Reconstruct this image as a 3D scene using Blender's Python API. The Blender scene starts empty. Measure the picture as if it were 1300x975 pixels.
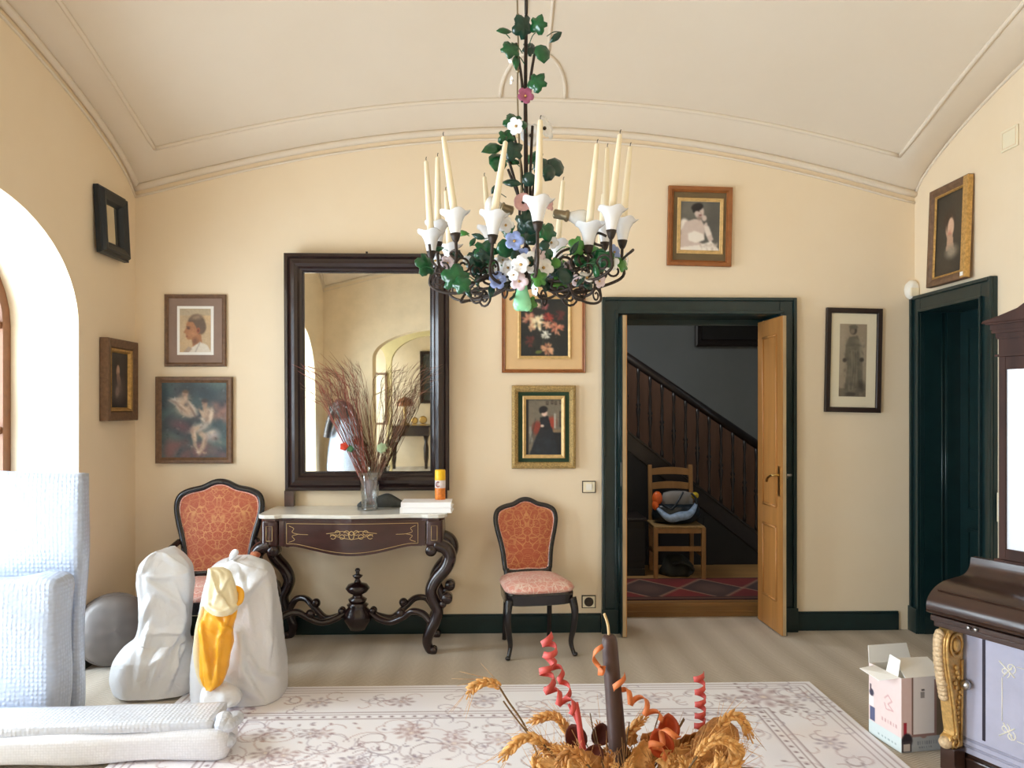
import bpy, math, random
import numpy as np
from mathutils import Vector, Matrix, Quaternion
random.seed(7)
SC = bpy.context.scene
COL = SC.collection
PI = math.pi

# ---------------------------------------------------------------- camera
F, EYE, YAW = 976.0, 1.52, math.radians(1.64)     # focal length in pixels of the 1300 wide frame, eye height, turn to the right
CY, SY = math.cos(YAW), math.sin(YAW)
cam_d = bpy.data.cameras.new('camera')
cam_d.sensor_width = 36
cam_d.lens = F / 1300 * 36
cam_d.shift_y = 32.5 / 1300
cam_d.clip_start = .05
cam = bpy.data.objects.new('camera', cam_d)
COL.objects.link(cam)
cam.location = (0, 0, EYE)
cam.rotation_euler = (PI / 2, 0, -YAW)
SC.camera = cam

# ---------------------------------------------------------------- light and exposure
SC.view_settings.view_transform = 'Standard'
SC.view_settings.look = 'None'
SC.view_settings.gamma = 1
SC.view_settings.use_curve_mapping = False
SC.view_settings.exposure = 0.07
SC.cycles.use_denoising = True
SC.cycles.max_bounces = 10
SC.cycles.diffuse_bounces = 7
SC.cycles.transparent_max_bounces = 12
SC.cycles.sample_clamp_indirect = 6
world = bpy.data.worlds.new('sky')
SC.world = world
world.use_nodes = True
world.node_tree.nodes['Background'].inputs[0].default_value = (.80, .90, 1, 1)
world.node_tree.nodes['Background'].inputs[1].default_value = 3.0

def area(name, loc, rot, sx, sy, power, col, spread=180):
    l = bpy.data.lights.new(name, 'AREA')
    l.shape = 'RECTANGLE'
    l.size, l.size_y, l.energy, l.color = sx, sy, power, col
    l.spread = math.radians(spread)
    o = bpy.data.objects.new(name, l)
    COL.objects.link(o)
    o.location, o.rotation_euler = loc, rot
    return o
DAY = (.82, .91, 1)
# window light standing outside the two arched windows of the left wall, and in the windows of the rooms behind
area('daylight_and_fill', (-3.25, 3.50, 1.35), (0, math.radians(-100), 0), 2.2, 1.5, 165, DAY)
area('daylight_and_fill', (-3.35, .70, 1.25), (0, math.radians(-108), 0), 2.5, 1.7, 320, DAY)
area('daylight_and_fill', (-2.9, -2.1, 1.5), (0, -PI / 2, 0), 2.2, 1.4, 110, DAY)
area('daylight_and_fill', (-2.9, -3.85, 1.6), (0, -PI / 2, 0), 2.2, 1.0, 60, DAY)
area('daylight_and_fill', (.45, 6.2, 2.85), (0, math.radians(-25), 0), .6, .8, 17.0, (.93, .97, 1))  # unseen lamp added inside the stair hall, which has no window

# ---------------------------------------------------------------- photo geometry helpers
def ray(u, v):
    a, b = (u - 650) / F, (520 - v) / F
    return Vector((a * CY + SY, -a * SY + CY, b))
def at(u, v, Y):
    d = ray(u, v); t = Y / d.y
    return Vector((d.x * t, Y, EYE + d.z * t))
def onx(u, v, X):
    d = ray(u, v); t = X / d.x
    return Vector((X, d.y * t, EYE + d.z * t))
def fl(u, v, z=0.0):
    d = ray(u, v); t = (z - EYE) / d.z
    return Vector((d.x * t, d.y * t, z))
def dep(u, v, zc):
    d = ray(u, v)
    return Vector((d.x * zc, d.y * zc, EYE + d.z * zc))

def lin(c):
    return tuple((x / 255 / 12.92) if x / 255 <= .04045 else ((x / 255 + .055) / 1.055) ** 2.4 for x in c)

# ---------------------------------------------------------------- materials
MATS = {}
class NT:
    def __init__(s, name):
        s.m = bpy.data.materials.new(name); s.m.use_nodes = True
        s.t = s.m.node_tree; s.b = s.t.nodes['Principled BSDF']; s.out = s.t.nodes['Material Output']
        MATS[name] = s.m
    def n(s, typ, **kw):
        n = s.t.nodes.new(typ)
        for k, v in kw.items():
            if k.startswith('i_'):
                key = k[2:]
                key = int(key) if key.isdigit() else key.replace('_', ' ')
                n.inputs[key].default_value = v
            else: setattr(n, k, v)
        return n
    def l(s, a, b): s.t.links.new(a, b)
    def math(s, op, a, b=None):
        n = s.n('ShaderNodeMath', operation=op)
        for i, x in enumerate((a, b)):
            if x is None: continue
            if isinstance(x, (int, float)): n.inputs[i].default_value = x
            else: s.l(x, n.inputs[i])
        return n.outputs[0]
    def mix(s, fac, a, b):
        n = s.n('ShaderNodeMix', data_type='RGBA')
        for i, x in ((0, fac), (6, a), (7, b)):
            if isinstance(x, (int, float)): n.inputs[i].default_value = x
            elif isinstance(x, tuple): n.inputs[i].default_value = (*x, 1)
            else: s.l(x, n.inputs[i])
        return n.outputs[2]
    def ramp(s, fac, stops):
        n = s.n('ShaderNodeValToRGB'); e = n.color_ramp.elements
        while len(e) < len(stops): e.new(.5)
        for el, (p, c) in zip(e, stops): el.position = p; el.color = (*c, 1) if len(c) == 3 else c
        s.l(fac, n.inputs[0]); return n.outputs[0]
    def obj(s): return s.n('ShaderNodeTexCoord').outputs['Object']
    def noise(s, scale, detail=4, rough=.55, vec=None):
        n = s.n('ShaderNodeTexNoise'); n.inputs['Scale'].default_value = scale
        n.inputs['Detail'].default_value = detail; n.inputs['Roughness'].default_value = rough
        s.l(vec or s.obj(), n.inputs['Vector']); return n.outputs[0]
    def bump(s, h, strength, dist=.01):
        n = s.n('ShaderNodeBump'); n.inputs['Strength'].default_value = strength; n.inputs['Distance'].default_value = dist
        s.l(h, n.inputs['Height']); s.l(n.outputs[0], s.b.inputs['Normal']); return n

def mat(name, rgb, rough=.5, metal=0., var=.12, vs=6., bump=0., bs=40., spec=.5, coat=0., trans=0., ior=1.45, grain=None, sss=0.):
    s = NT(name); c = lin(rgb)
    v = s.obj()
    if grain:
        mp = s.n('ShaderNodeMapping'); mp.inputs['Scale'].default_value = grain; s.l(v, mp.inputs[0]); v = mp.outputs[0]
    nz = s.noise(vs, 5, .6, v)
    r = s.ramp(nz, [(.25, tuple(x * (1 - var) for x in c)), (.75, tuple(min(1, x * (1 + var)) for x in c))])
    s.l(r, s.b.inputs['Base Color'])
    s.b.inputs['Roughness'].default_value = rough; s.b.inputs['Metallic'].default_value = metal
    s.b.inputs['Specular IOR Level'].default_value = spec
    s.b.inputs['Coat Weight'].default_value = coat; s.b.inputs['Coat Roughness'].default_value = .08
    s.b.inputs['Transmission Weight'].default_value = trans; s.b.inputs['IOR'].default_value = ior
    if sss: s.b.inputs['Subsurface Weight'].default_value = sss; s.b.inputs['Subsurface Radius'].default_value = (.02, .02, .02)
    if bump: s.bump(s.noise(bs, 4), bump)
    return s.m

def wall_mat(name, rgb, dirt):
    s = NT(name); c = lin(rgb); d = lin(dirt)
    n1 = s.noise(1.1, 5, .6); n2 = s.noise(7, 4, .6)
    a = s.ramp(n1, [(.38, (0, 0, 0)), (.75, (1, 1, 1))])
    b = s.mix(s.math('MULTIPLY', a, .42), c, d)
    e = s.mix(s.math('MULTIPLY', n2, .16), b, tuple(x * .8 for x in c))
    s.l(e, s.b.inputs['Base Color']); s.b.inputs['Roughness'].default_value = .85
    s.b.inputs['Specular IOR Level'].default_value = .25
    s.bump(s.noise(26, 5), .12, .006); return s.m
wall_mat('cream_plaster', (240, 223, 196), (234, 210, 172))
wall_mat('ceiling_plaster', (231, 219, 202), (224, 208, 186))
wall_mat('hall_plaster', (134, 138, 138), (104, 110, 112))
wall_mat('back_room_plaster', (206, 192, 146), (190, 172, 122))

def sisal():
    s = NT('sisal_carpet'); sep = s.n('ShaderNodeSeparateXYZ'); s.l(s.obj(), sep.inputs[0]); x, y = sep.outputs[0], sep.outputs[1]
    xr = s.math('DIVIDE', x, .055); yr = s.math('DIVIDE', y, .016)
    zig = s.math('PINGPONG', xr, 1.0)
    ch = s.math('FRACT', s.math('ADD', yr, s.math('MULTIPLY', zig, 1.6)))
    st = s.math('PINGPONG', s.math('DIVIDE', x, .11), 1.0)
    nz = s.noise(3, 5); nf = s.noise(120, 2)
    line = s.ramp(ch, [(.0, (0, 0, 0)), (.3, (1, 1, 1)), (.7, (1, 1, 1)), (1, (0, 0, 0))])
    c = s.mix(line, lin((164, 153, 138)), lin((228, 219, 206)))
    c = s.mix(s.math('MULTIPLY', st, .5), c, lin((160, 148, 132)))
    c = s.mix(s.math('MULTIPLY', nz, .35), c, lin((190, 176, 156)))
    c = s.mix(s.math('MULTIPLY', nf, .3), c, lin((120, 108, 92)))
    s.l(c, s.b.inputs['Base Color']); s.b.inputs['Roughness'].default_value = .9
    s.b.inputs['Specular IOR Level'].default_value = .2
    s.bump(s.math('ADD', line, nf), .35, .004)
sisal()

def bubble(name, rgb, scale=50., rough=.32, strength=.55):
    s = NT(name); c = lin(rgb)
    vo = s.n('ShaderNodeTexVoronoi', feature='SMOOTH_F1'); vo.inputs['Scale'].default_value = scale; vo.inputs['Randomness'].default_value = .25
    s.l(s.obj(), vo.inputs['Vector'])
    nz = s.noise(5, 4)
    col = s.mix(s.math('MULTIPLY', vo.outputs[0], .9), tuple(min(1, x * 1.08) for x in c), tuple(x * .58 for x in c))
    col = s.mix(s.math('MULTIPLY', nz, .25), col, tuple(x * .8 for x in c))
    s.l(col, s.b.inputs['Base Color']); s.b.inputs['Roughness'].default_value = rough
    s.b.inputs['Coat Weight'].default_value = .3; s.b.inputs['Coat Roughness'].default_value = .2
    h = s.math('ADD', s.math('MULTIPLY', vo.outputs[0], -1.), s.math('MULTIPLY', nz, 1.2))
    s.bump(h, strength, .012)
bubble('bubble_wrap', (190, 201, 222))
bubble('pale_bubble_wrap', (224, 229, 240), 56)
bubble('dull_bubble_wrap', (120, 112, 107), 14, .5, .25)
bubble('foam_wrap', (238, 238, 244), 90, .5, .2)

def film(name, rgb, tl=.25, wr=9.):
    s = NT(name); c = lin(rgb)
    nz = s.noise(wr, 6, .6); n2 = s.noise(3, 3)
    col = s.mix(s.math('MULTIPLY', n2, .4), c, tuple(x * .86 for x in c))
    s.l(col, s.b.inputs['Base Color']); s.b.inputs['Roughness'].default_value = .3
    s.b.inputs['Coat Weight'].default_value = .15
    vo = s.n('ShaderNodeTexVoronoi', feature='DISTANCE_TO_EDGE'); vo.inputs['Scale'].default_value = 11; mpv = s.n('ShaderNodeMix', data_type='VECTOR'); mpv.inputs[0].default_value = .25
    nn = s.n('ShaderNodeTexNoise'); nn.inputs['Scale'].default_value = 6; oc = s.obj(); s.l(oc, nn.inputs['Vector']); s.l(oc, mpv.inputs[4]); s.l(nn.outputs[1], mpv.inputs[5]); s.l(mpv.outputs[1], vo.inputs['Vector'])
    cr = s.ramp(vo.outputs['Distance'], [(0, (1, 1, 1)), (.10, (0, 0, 0))])
    s.bump(s.math('ADD', nz, s.math('MULTIPLY', cr, .10)), .35, .02)
    tr = s.n('ShaderNodeBsdfTranslucent'); s.l(col, tr.inputs[0])
    mx = s.n('ShaderNodeMixShader'); mx.inputs[0].default_value = tl
    s.l(s.b.outputs[0], mx.inputs[1]); s.l(tr.outputs[0], mx.inputs[2]); s.l(mx.outputs[0], s.out.inputs[0])
film('white_plastic_film', (236, 237, 240), .15)
film('yellow_plastic_film', (255, 190, 50), .2)
film('pale_plastic_film', (250, 240, 205), .2)

def brocade(name, base, gold, sc=1.):
    s = NT(name); sep = s.n('ShaderNodeSeparateXYZ'); s.l(s.obj(), sep.inputs[0])
    cmb = s.n('ShaderNodeCombineXYZ')
    s.l(s.math('ABSOLUTE', sep.outputs[0]), cmb.inputs[0]); s.l(sep.outputs[2], cmb.inputs[2]); s.l(s.math('MULTIPLY', sep.outputs[1], .8), cmb.inputs[1])
    mp = s.n('ShaderNodeMapping'); mp.inputs['Scale'].default_value = (sc, sc, sc); s.l(cmb.outputs[0], mp.inputs[0]); v = mp.outputs[0]
    vo = s.n('ShaderNodeTexVoronoi', feature='DISTANCE_TO_EDGE'); vo.inputs['Scale'].default_value = 16; s.l(v, vo.inputs['Vector'])
    w = s.n('ShaderNodeTexWave', wave_type='RINGS'); w.inputs['Scale'].default_value = 6; w.inputs['Distortion'].default_value = 9; w.inputs['Detail'].default_value = 3; w.inputs['Detail Scale'].default_value = 3
    s.l(v, w.inputs['Vector'])
    n = s.noise(10, 3, .6, v)
    a = s.ramp(w.outputs['Fac'], [(.5, (0, 0, 0)), (.62, (1, 1, 1)), (.74, (1, 1, 1)), (.86, (0, 0, 0))])
    b = s.ramp(vo.outputs['Distance'], [(.02, (1, 1, 1)), (.08, (0, 0, 0))])
    f = s.math('MULTIPLY', s.math('MAXIMUM', a, b), s.ramp(n, [(.35, (.25,) * 3), (.65, (1, 1, 1))]))
    c = s.mix(s.math('MULTIPLY', f, .95), lin(base), lin(gold))
    c = s.mix(s.math('MULTIPLY', n, .25), c, tuple(x * .6 for x in lin(base)))
    s.l(c, s.b.inputs['Base Color']); s.b.inputs['Roughness'].default_value = .62
    s.b.inputs['Sheen Weight'].default_value = .2
    s.bump(f, .2, .003)
brocade('rust_brocade', (180, 90, 60), (220, 162, 104), 1.25)
brocade('lit_brocade', (226, 158, 142), (250, 234, 220), 1.5)  # paler copy of the rust brocade, light on the seats put into colour

def paint_mat(name, rough=.55, nz=60., amt=.12, bump=.15):
    s = NT(name); a = s.n('ShaderNodeVertexColor', layer_name='paint')
    n = s.noise(nz, 5)
    m = s.n('ShaderNodeMix', data_type='RGBA', blend_type='OVERLAY'); m.inputs[0].default_value = amt * 2
    s.l(a.outputs[0], m.inputs[6]); s.l(n, m.inputs[7])
    s.l(m.outputs[2], s.b.inputs['Base Color']); s.b.inputs['Roughness'].default_value = rough
    s.bump(n, bump, .003)
paint_mat('painted_canvas', .5)
paint_mat('printed_paper', .6, 40, .05, .02)
paint_mat('rug_pile', .95, 160, .14, .5)

def mirror_mat():
    s = NT('mirror_silver'); n = s.noise(8, 4)
    c = s.ramp(n, [(.3, lin((206, 206, 198))), (.7, lin((222, 221, 212)))])
    s.l(c, s.b.inputs['Base Color']); s.b.inputs['Metallic'].default_value = 1; s.b.inputs['Roughness'].default_value = .015
mirror_mat()
def pane_mat():
    s = NT('window_pane'); t = s.n('ShaderNodeBsdfTransparent'); g = s.n('ShaderNodeBsdfGlossy'); g.inputs['Roughness'].default_value = .02
    n = s.noise(2, 2); c = s.ramp(n, [(.3, (.94, .97, .97)), (.7, (.97, .99, 1))]); s.l(c, t.inputs[0])
    mx = s.n('ShaderNodeMixShader'); mx.inputs[0].default_value = .06
    s.l(t.outputs[0], mx.inputs[1]); s.l(g.outputs[0], mx.inputs[2]); s.l(mx.outputs[0], s.out.inputs[0])
pane_mat()
def clear_glass():
    s = NT('clear_glass'); t = s.n('ShaderNodeBsdfTransparent'); g = s.n('ShaderNodeBsdfGlossy'); g.inputs['Roughness'].default_value = .03
    n = s.noise(30, 2); c = s.ramp(n, [(.3, (.82, .85, .86)), (.7, (.93, .95, .96))]); s.l(c, t.inputs[0])
    lw = s.n('ShaderNodeLayerWeight'); lw.inputs[0].default_value = .32
    f = s.ramp(lw.outputs['Facing'], [(0, (.16,) * 3), (.45, (.36,) * 3), (1, (1.,) * 3)])
    mx = s.n('ShaderNodeMixShader'); s.l(f, mx.inputs[0])
    s.l(t.outputs[0], mx.inputs[1]); s.l(g.outputs[0], mx.inputs[2]); s.l(mx.outputs[0], s.out.inputs[0])
clear_glass()

mat('green_gloss', (17, 40, 41), .3, var=.25, vs=9, coat=.25, bump=.05, bs=14)
mat('worn_edge', (176, 150, 112), .7, var=.3, vs=30, grain=(1, 1, .12))
mat('honey_wood', (178, 124, 66), .45, var=.22, vs=14, grain=(1, 1, .06), coat=.15)
mat('brass', (196, 164, 104), .3, 1)
mat('steel', (190, 190, 190), .28, 1)
mat('mahogany', (60, 32, 30), .28, var=.35, vs=16, grain=(.25, 1, 1), coat=.5)
mat('dark_mahogany', (38, 22, 22), .26, var=.3, vs=18, coat=.5)
mat('ebonised_wood', (22, 18, 22), .25, var=.3, coat=.5)
mat('gilt_inlay', (214, 184, 126), .45, .3)
mat('marble', (222, 220, 212), .16, var=.08, vs=7, coat=.3)
mat('black_frame', (28, 36, 44), .4, var=.2)
mat('dark_frame', (44, 30, 26), .4, var=.3, vs=30)
mat('brown_frame', (112, 84, 62), .5, var=.35, vs=40)
mat('walnut_frame', (150, 92, 48), .42, var=.22, vs=18)
mat('gilt', (190, 152, 92), .42, .55, var=.35, vs=60)
mat('ornate_gilt', (186, 158, 104), .45, .5, var=.5, vs=110, bump=.9, bs=120)
mat('pale_gilt', (214, 180, 122), .5, .25, var=.2, vs=40)
mat('taupe_mat', (146, 124, 112), .85)
mat('buff_mat', (222, 186, 138), .85, var=.05)
mat('green_mat', (42, 66, 46), .8)
mat('olive_mat', (112, 94, 66), .8)
mat('cream_mat', (226, 216, 190), .85, var=.04)
mat('white_card', (244, 242, 238), .7, var=.03)
mat('white_plastic', (240, 236, 226), .4, var=.03)
mat('cream_plastic', (238, 228, 200), .45, var=.03)
mat('dark_line', (60, 50, 40), .6)
mat('candle_wax', (246, 232, 202), .45, var=.05, sss=.25)
mat('wick', (60, 54, 48), .9)
mat('iron', (58, 48, 42), .5, .4, var=.4, vs=60)
mat('porcelain', (240, 240, 242), .2, var=.04, coat=.4)
mat('pink_porcelain', (214, 168, 172), .3, var=.12, vs=60, coat=.3)
mat('mauve_porcelain', (170, 92, 128), .3, var=.2, vs=60, coat=.3)
mat('blue_porcelain', (142, 160, 214), .3, var=.18, vs=70, coat=.3)
mat('blush_porcelain', (234, 216, 226), .25, var=.06, coat=.3)
mat('ivy_green', (20, 84, 44), .28, var=.4, vs=40, coat=.35)
mat('dark_ivy', (14, 56, 42), .28, var=.35, vs=40, coat=.35)
mat('bright_ivy', (72, 132, 52), .3, var=.3, vs=50, coat=.3)
mat('mint_glass', (150, 224, 172), .2, var=.06, coat=.4)
mat('bulb_glass', (226, 224, 220), .12, var=.05, coat=.5)
mat('socket_metal', (150, 136, 110), .35, .7)
mat('reed_red', (158, 88, 76), .7, var=.3, vs=20)
mat('reed_brown', (122, 86, 68), .7, var=.3, vs=20)
mat('stone', (70, 72, 70), .6, var=.3, vs=20)
mat('cap_yellow', (252, 200, 36), .35, var=.04)
mat('can_label', (236, 226, 226), .4, var=.1, vs=60)
mat('can_orange', (236, 130, 50), .4, var=.4, vs=60)
mat('can_mark', (150, 54, 50), .45)
mat('rail_wood', (34, 26, 24), .4, var=.3, vs=20, coat=.2)
mat('panel_wood', (112, 80, 62), .5, var=.3, vs=12, grain=(1, 1, .1))
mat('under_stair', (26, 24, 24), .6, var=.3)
mat('step_wood', (128, 92, 50), .5, var=.25, vs=10, grain=(.1, 1, 1))
mat('plank_wood', (170, 128, 78), .55, var=.2, vs=10, grain=(.1, 1, 1))
mat('pine', (150, 108, 62), .45, var=.2, vs=14, grain=(1, 1, .15))
mat('rush_seat', (150, 120, 76), .8, var=.3, vs=60)
mat('black_bag', (26, 36, 44), .28, var=.4, vs=20, bump=.6, bs=16)
mat('grey_cloth', (138, 134, 130), .8)
mat('blue_bag', (150, 172, 200), .35, var=.4, vs=24, bump=.5, bs=18)
mat('orange_bag', (232, 104, 40), .4, var=.3, vs=30)
mat('yellow_bag', (206, 176, 40), .4, var=.2)
mat('dark_cloth', (44, 46, 42), .85, var=.5, vs=16)
mat('piano_rosewood', (56, 36, 28), .3, var=.5, vs=9, grain=(.3, 1, 1), coat=.3)
mat('hutch_wood', (62, 38, 30), .55, var=.5, vs=9, grain=(1, 1, .2), spec=.25)
mat('book_white', (252, 252, 255), .6, var=.01)
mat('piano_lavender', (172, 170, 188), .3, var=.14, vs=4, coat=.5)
mat('piano_dark_line', (40, 32, 44), .4)  # dark tone of the corner posts and panel strips
mat('ivory_inlay', (228, 222, 206), .5, var=.04)
mat('antique_gold', (204, 164, 100), .38, .5, var=.35, vs=50, bump=.4, bs=50)
mat('pale_gold', (206, 178, 140), .5, .25, var=.3, vs=60, bump=.5, bs=70)
mat('painted_reflection_glass', (232, 236, 244), .06, var=.02, coat=.6)  # mirror glass with the bright window's reflection put into its colour
mat('terracotta', (176, 96, 62), .7)
mat('straw', (212, 160, 96), .65, var=.3, vs=90)
mat('straw_dark', (178, 122, 66), .7, var=.35, vs=60)
mat('stalk', (110, 84, 52), .7, var=.3, vs=40)
mat('coral_ribbon', (198, 82, 76), .6, var=.18, vs=30)
mat('rust_ribbon', (206, 116, 66), .6, var=.2, vs=30)
mat('rust_leaf', (176, 70, 32), .6, var=.35, vs=40)
mat('maroon_leaf', (92, 42, 36), .5, var=.3, vs=30)
mat('brown_wax', (66, 44, 38), .5, var=.3, vs=30, grain=(1, 1, .2))
mat('twine', (206, 176, 130), .9, var=.2)
mat('wicker', (176, 120, 62), .7, var=.5, vs=90, bump=.8, bs=110)
mat('window_wood', (120, 78, 50), .5, var=.2, vs=14)
mat('tusk_dark', (52, 46, 46), .3, var=.3, coat=.3)
mat('red_petal', (206, 70, 48), .6, var=.25, vs=60)
mat('leaf_green', (74, 120, 84), .6, var=.25, vs=60)
mat('pod_green', (164, 184, 146), .6, var=.15, vs=60)

# ---------------------------------------------------------------- mesh builder
def smooth(pts, k=6, closed=False):
    pts = [Vector(p) for p in pts]; n = len(pts); out = []
    rng = n if closed else n - 1
    for i in range(rng):
        if closed: p0, p1, p2, p3 = pts[i - 1], pts[i], pts[(i + 1) % n], pts[(i + 2) % n]
        else: p0, p1, p2, p3 = pts[max(i - 1, 0)], pts[i], pts[i + 1], pts[min(i + 2, n - 1)]
        for j in range(k):
            t = j / k
            out.append(.5 * ((2 * p1) + (p2 - p0) * t + (2 * p0 - 5 * p1 + 4 * p2 - p3) * t * t + (3 * p1 - p0 - 3 * p2 + p3) * t ** 3))
    if not closed: out.append(pts[-1])
    return out

class MB:
    def __init__(s): s.v = []; s.f = []; s.m = []; s.s = []
    def add(s, verts, faces, mi=0, sm=False):
        o = len(s.v); s.v += [Vector(x) for x in verts]
        for f in faces: s.f.append([i + o for i in f]); s.m.append(mi); s.s.append(sm)
        return s
    def box(s, x0, x1, y0, y1, z0, z1, mi=0):
        x0, x1 = min(x0, x1), max(x0, x1); y0, y1 = min(y0, y1), max(y0, y1); z0, z1 = min(z0, z1), max(z0, z1)
        v = [(x, y, z) for x in (x0, x1) for y in (y0, y1) for z in (z0, z1)]
        return s.add(v, [(0, 1, 3, 2), (4, 6, 7, 5), (0, 4, 5, 1), (2, 3, 7, 6), (0, 2, 6, 4), (1, 5, 7, 3)], mi)
    def tube(s, path, r, n=8, mi=0, fx=1., fy=1., closed=False, up=None, sm=True):
        P = [Vector(p) for p in path]; N = len(P)
        R = r if isinstance(r, (list, tuple)) else [r] * N
        T = []
        for i in range(N):
            a = P[(i - 1) % N] if closed else P[max(i - 1, 0)]; b = P[(i + 1) % N] if closed else P[min(i + 1, N - 1)]
            t = (b - a); T.append(t.normalized() if t.length > 1e-9 else Vector((0, 0, 1)))
        u = Vector(up) if up else (Vector((0, 0, 1)) if abs(T[0].z) < .9 else Vector((0, 1, 0)))
        x = (u - T[0] * u.dot(T[0])).normalized(); V = []
        for i in range(N):
            if up: x = Vector(up)
            x = (x - T[i] * x.dot(T[i]))
            x = x.normalized() if x.length > 1e-6 else T[i].orthogonal().normalized()
            y = T[i].cross(x)
            for k in range(n):
                a = 2 * PI * (k + .5) / n
                V.append(P[i] + x * (math.cos(a) * R[i] * fx) + y * (math.sin(a) * R[i] * fy))
        Fc = []
        for i in range(N if closed else N - 1):
            j = (i + 1) % N
            for k in range(n):
                l = (k + 1) % n; Fc.append((i * n + k, i * n + l, j * n + l, j * n + k))
        s.add(V, Fc, mi, sm)
        if not closed:
            o = len(s.v) - N * n
            for ring in (list(range(n))[::-1], [(N - 1) * n + k for k in range(n)]):
                s.f.append([o + k for k in ring]); s.m.append(mi); s.s.append(False)
        return s
    def lathe(s, prof, c=(0, 0, 0), n=20, mi=0, axis=(0, 0, 1), wav=None, sm=True):
        c = Vector(c); q = Vector((0, 0, 1)).rotation_difference(Vector(axis).normalized()); V = []
        for (r, z) in prof:
            for k in range(n):
                a = 2 * PI * k / n; rr = r; zz = z
                if wav: rr, zz = wav(r, z, a)
                V.append(c + q @ Vector((rr * math.cos(a), rr * math.sin(a), zz)))
        Fc = []
        for i in range(len(prof) - 1):
            for k in range(n):
                l = (k + 1) % n; Fc.append((i * n + k, i * n + l, (i + 1) * n + l, (i + 1) * n + k))
        s.add(V, Fc, mi, sm); o = len(s.v) - len(V)
        if prof[0][0] > 1e-6: s.f.append([o + k for k in range(n)][::-1]); s.m.append(mi); s.s.append(False)
        if prof[-1][0] > 1e-6: s.f.append([o + (len(prof) - 1) * n + k for k in range(n)]); s.m.append(mi); s.s.append(False)
        return s
    def ball(s, c, r, sx=1, sy=1, sz=1, n=12, mi=0):
        prof = [(max(1e-7, math.sin(PI * i / 8)) * 1, -math.cos(PI * i / 8)) for i in range(9)]
        V = []
        for (a, z) in prof:
            for k in range(n):
                t = 2 * PI * k / n; V.append((c[0] + r * sx * a * math.cos(t), c[1] + r * sy * a * math.sin(t), c[2] + r * sz * z))
        Fc = [(i * n + k, i * n + (k + 1) % n, (i + 1) * n + (k + 1) % n, (i + 1) * n + k) for i in range(8) for k in range(n)]
        return s.add(V, Fc, mi, True)
    def loft(s, rings, mi=0, cap=True, sm=True, closed=True):
        n = len(rings[0]); V = [p for r in rings for p in r]; Fc = []
        for i in range(len(rings) - 1):
            for k in range(n if closed else n - 1):
                l = (k + 1) % n; Fc.append((i * n + k, i * n + l, (i + 1) * n + l, (i + 1) * n + k))
        s.add(V, Fc, mi, sm); o = len(s.v) - len(V)
        if cap:
            s.f.append([o + k for k in range(n)][::-1]); s.m.append(mi); s.s.append(False)
            s.f.append([o + (len(rings) - 1) * n + k for k in range(n)]); s.m.append(mi); s.s.append(False)
        return s
    def prism(s, poly, fn, d0, d1, mi=0):
        n = len(poly); V = [fn(a, b, d0) for a, b in poly] + [fn(a, b, d1) for a, b in poly]
        Fc = [tuple(range(n))[::-1], tuple(range(n, 2 * n))] + [(k, (k + 1) % n, n + (k + 1) % n, n + k) for k in range(n)]
        return s.add(V, Fc, mi)
    def ring(s, w, h, prof, mi=0, sm=False):
        # mitred frame in the XZ plane facing -Y; prof = (inset from outer edge, height off the wall)
        V = []; n = len(prof)
        for sx, sz in ((-1, -1), (1, -1), (1, 1), (-1, 1)):
            for (i, d) in prof: V.append((sx * (w / 2 - i), -d, sz * (h / 2 - i)))
        Fc = []
        for c in range(4):
            e = (c + 1) % 4
            for k in range(n - 1): Fc.append((c * n + k, e * n + k, e * n + k + 1, c * n + k + 1))
        return s.add(V, Fc, mi, sm)
    def strip(s, path, wdirs, width, thick, mi=0):
        P = [Vector(p) for p in path]; N = len(P); rings = []
        for i in range(N):
            t = (P[min(i + 1, N - 1)] - P[max(i - 1, 0)]).normalized()
            w = Vector(wdirs[i] if isinstance(wdirs, list) else wdirs); w = (w - t * w.dot(t)).normalized(); nn = t.cross(w)
            ww = width[i] if isinstance(width, list) else width
            rings.append([P[i] + w * ww / 2 + nn * thick / 2, P[i] - w * ww / 2 + nn * thick / 2, P[i] - w * ww / 2 - nn * thick / 2, P[i] + w * ww / 2 - nn * thick / 2])
        return s.loft(rings, mi)
    def off(s, d):
        d = Vector(d); s.v = [x + d for x in s.v]; return s
    def build(s, name, mats, parent=None, bev=0., seg=2, sub=0, world=False, wn=True):
        if world and parent:
            r = parent
            o = Vector(); 
            while r: o += r.location; r = r.parent
            s.v = [x - o for x in s.v]
        me = bpy.data.meshes.new(name)
        me.from_pydata([tuple(x) for x in s.v], [], s.f)
        for m in ([mats] if isinstance(mats, str) else mats): me.materials.append(MATS[m])
        me.polygons.foreach_set('material_index', s.m); me.polygons.foreach_set('use_smooth', s.s)
        me.update()
        ob = bpy.data.objects.new(name, me); COL.objects.link(ob); ob.parent = parent
        if bev:
            b = ob.modifiers.new('bevel', 'BEVEL'); b.width = bev; b.segments = seg; b.limit_method = 'ANGLE'; b.angle_limit = math.radians(40)
        if sub:
            b = ob.modifiers.new('subdivision', 'SUBSURF'); b.levels = sub; b.render_levels = sub
        return ob

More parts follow.
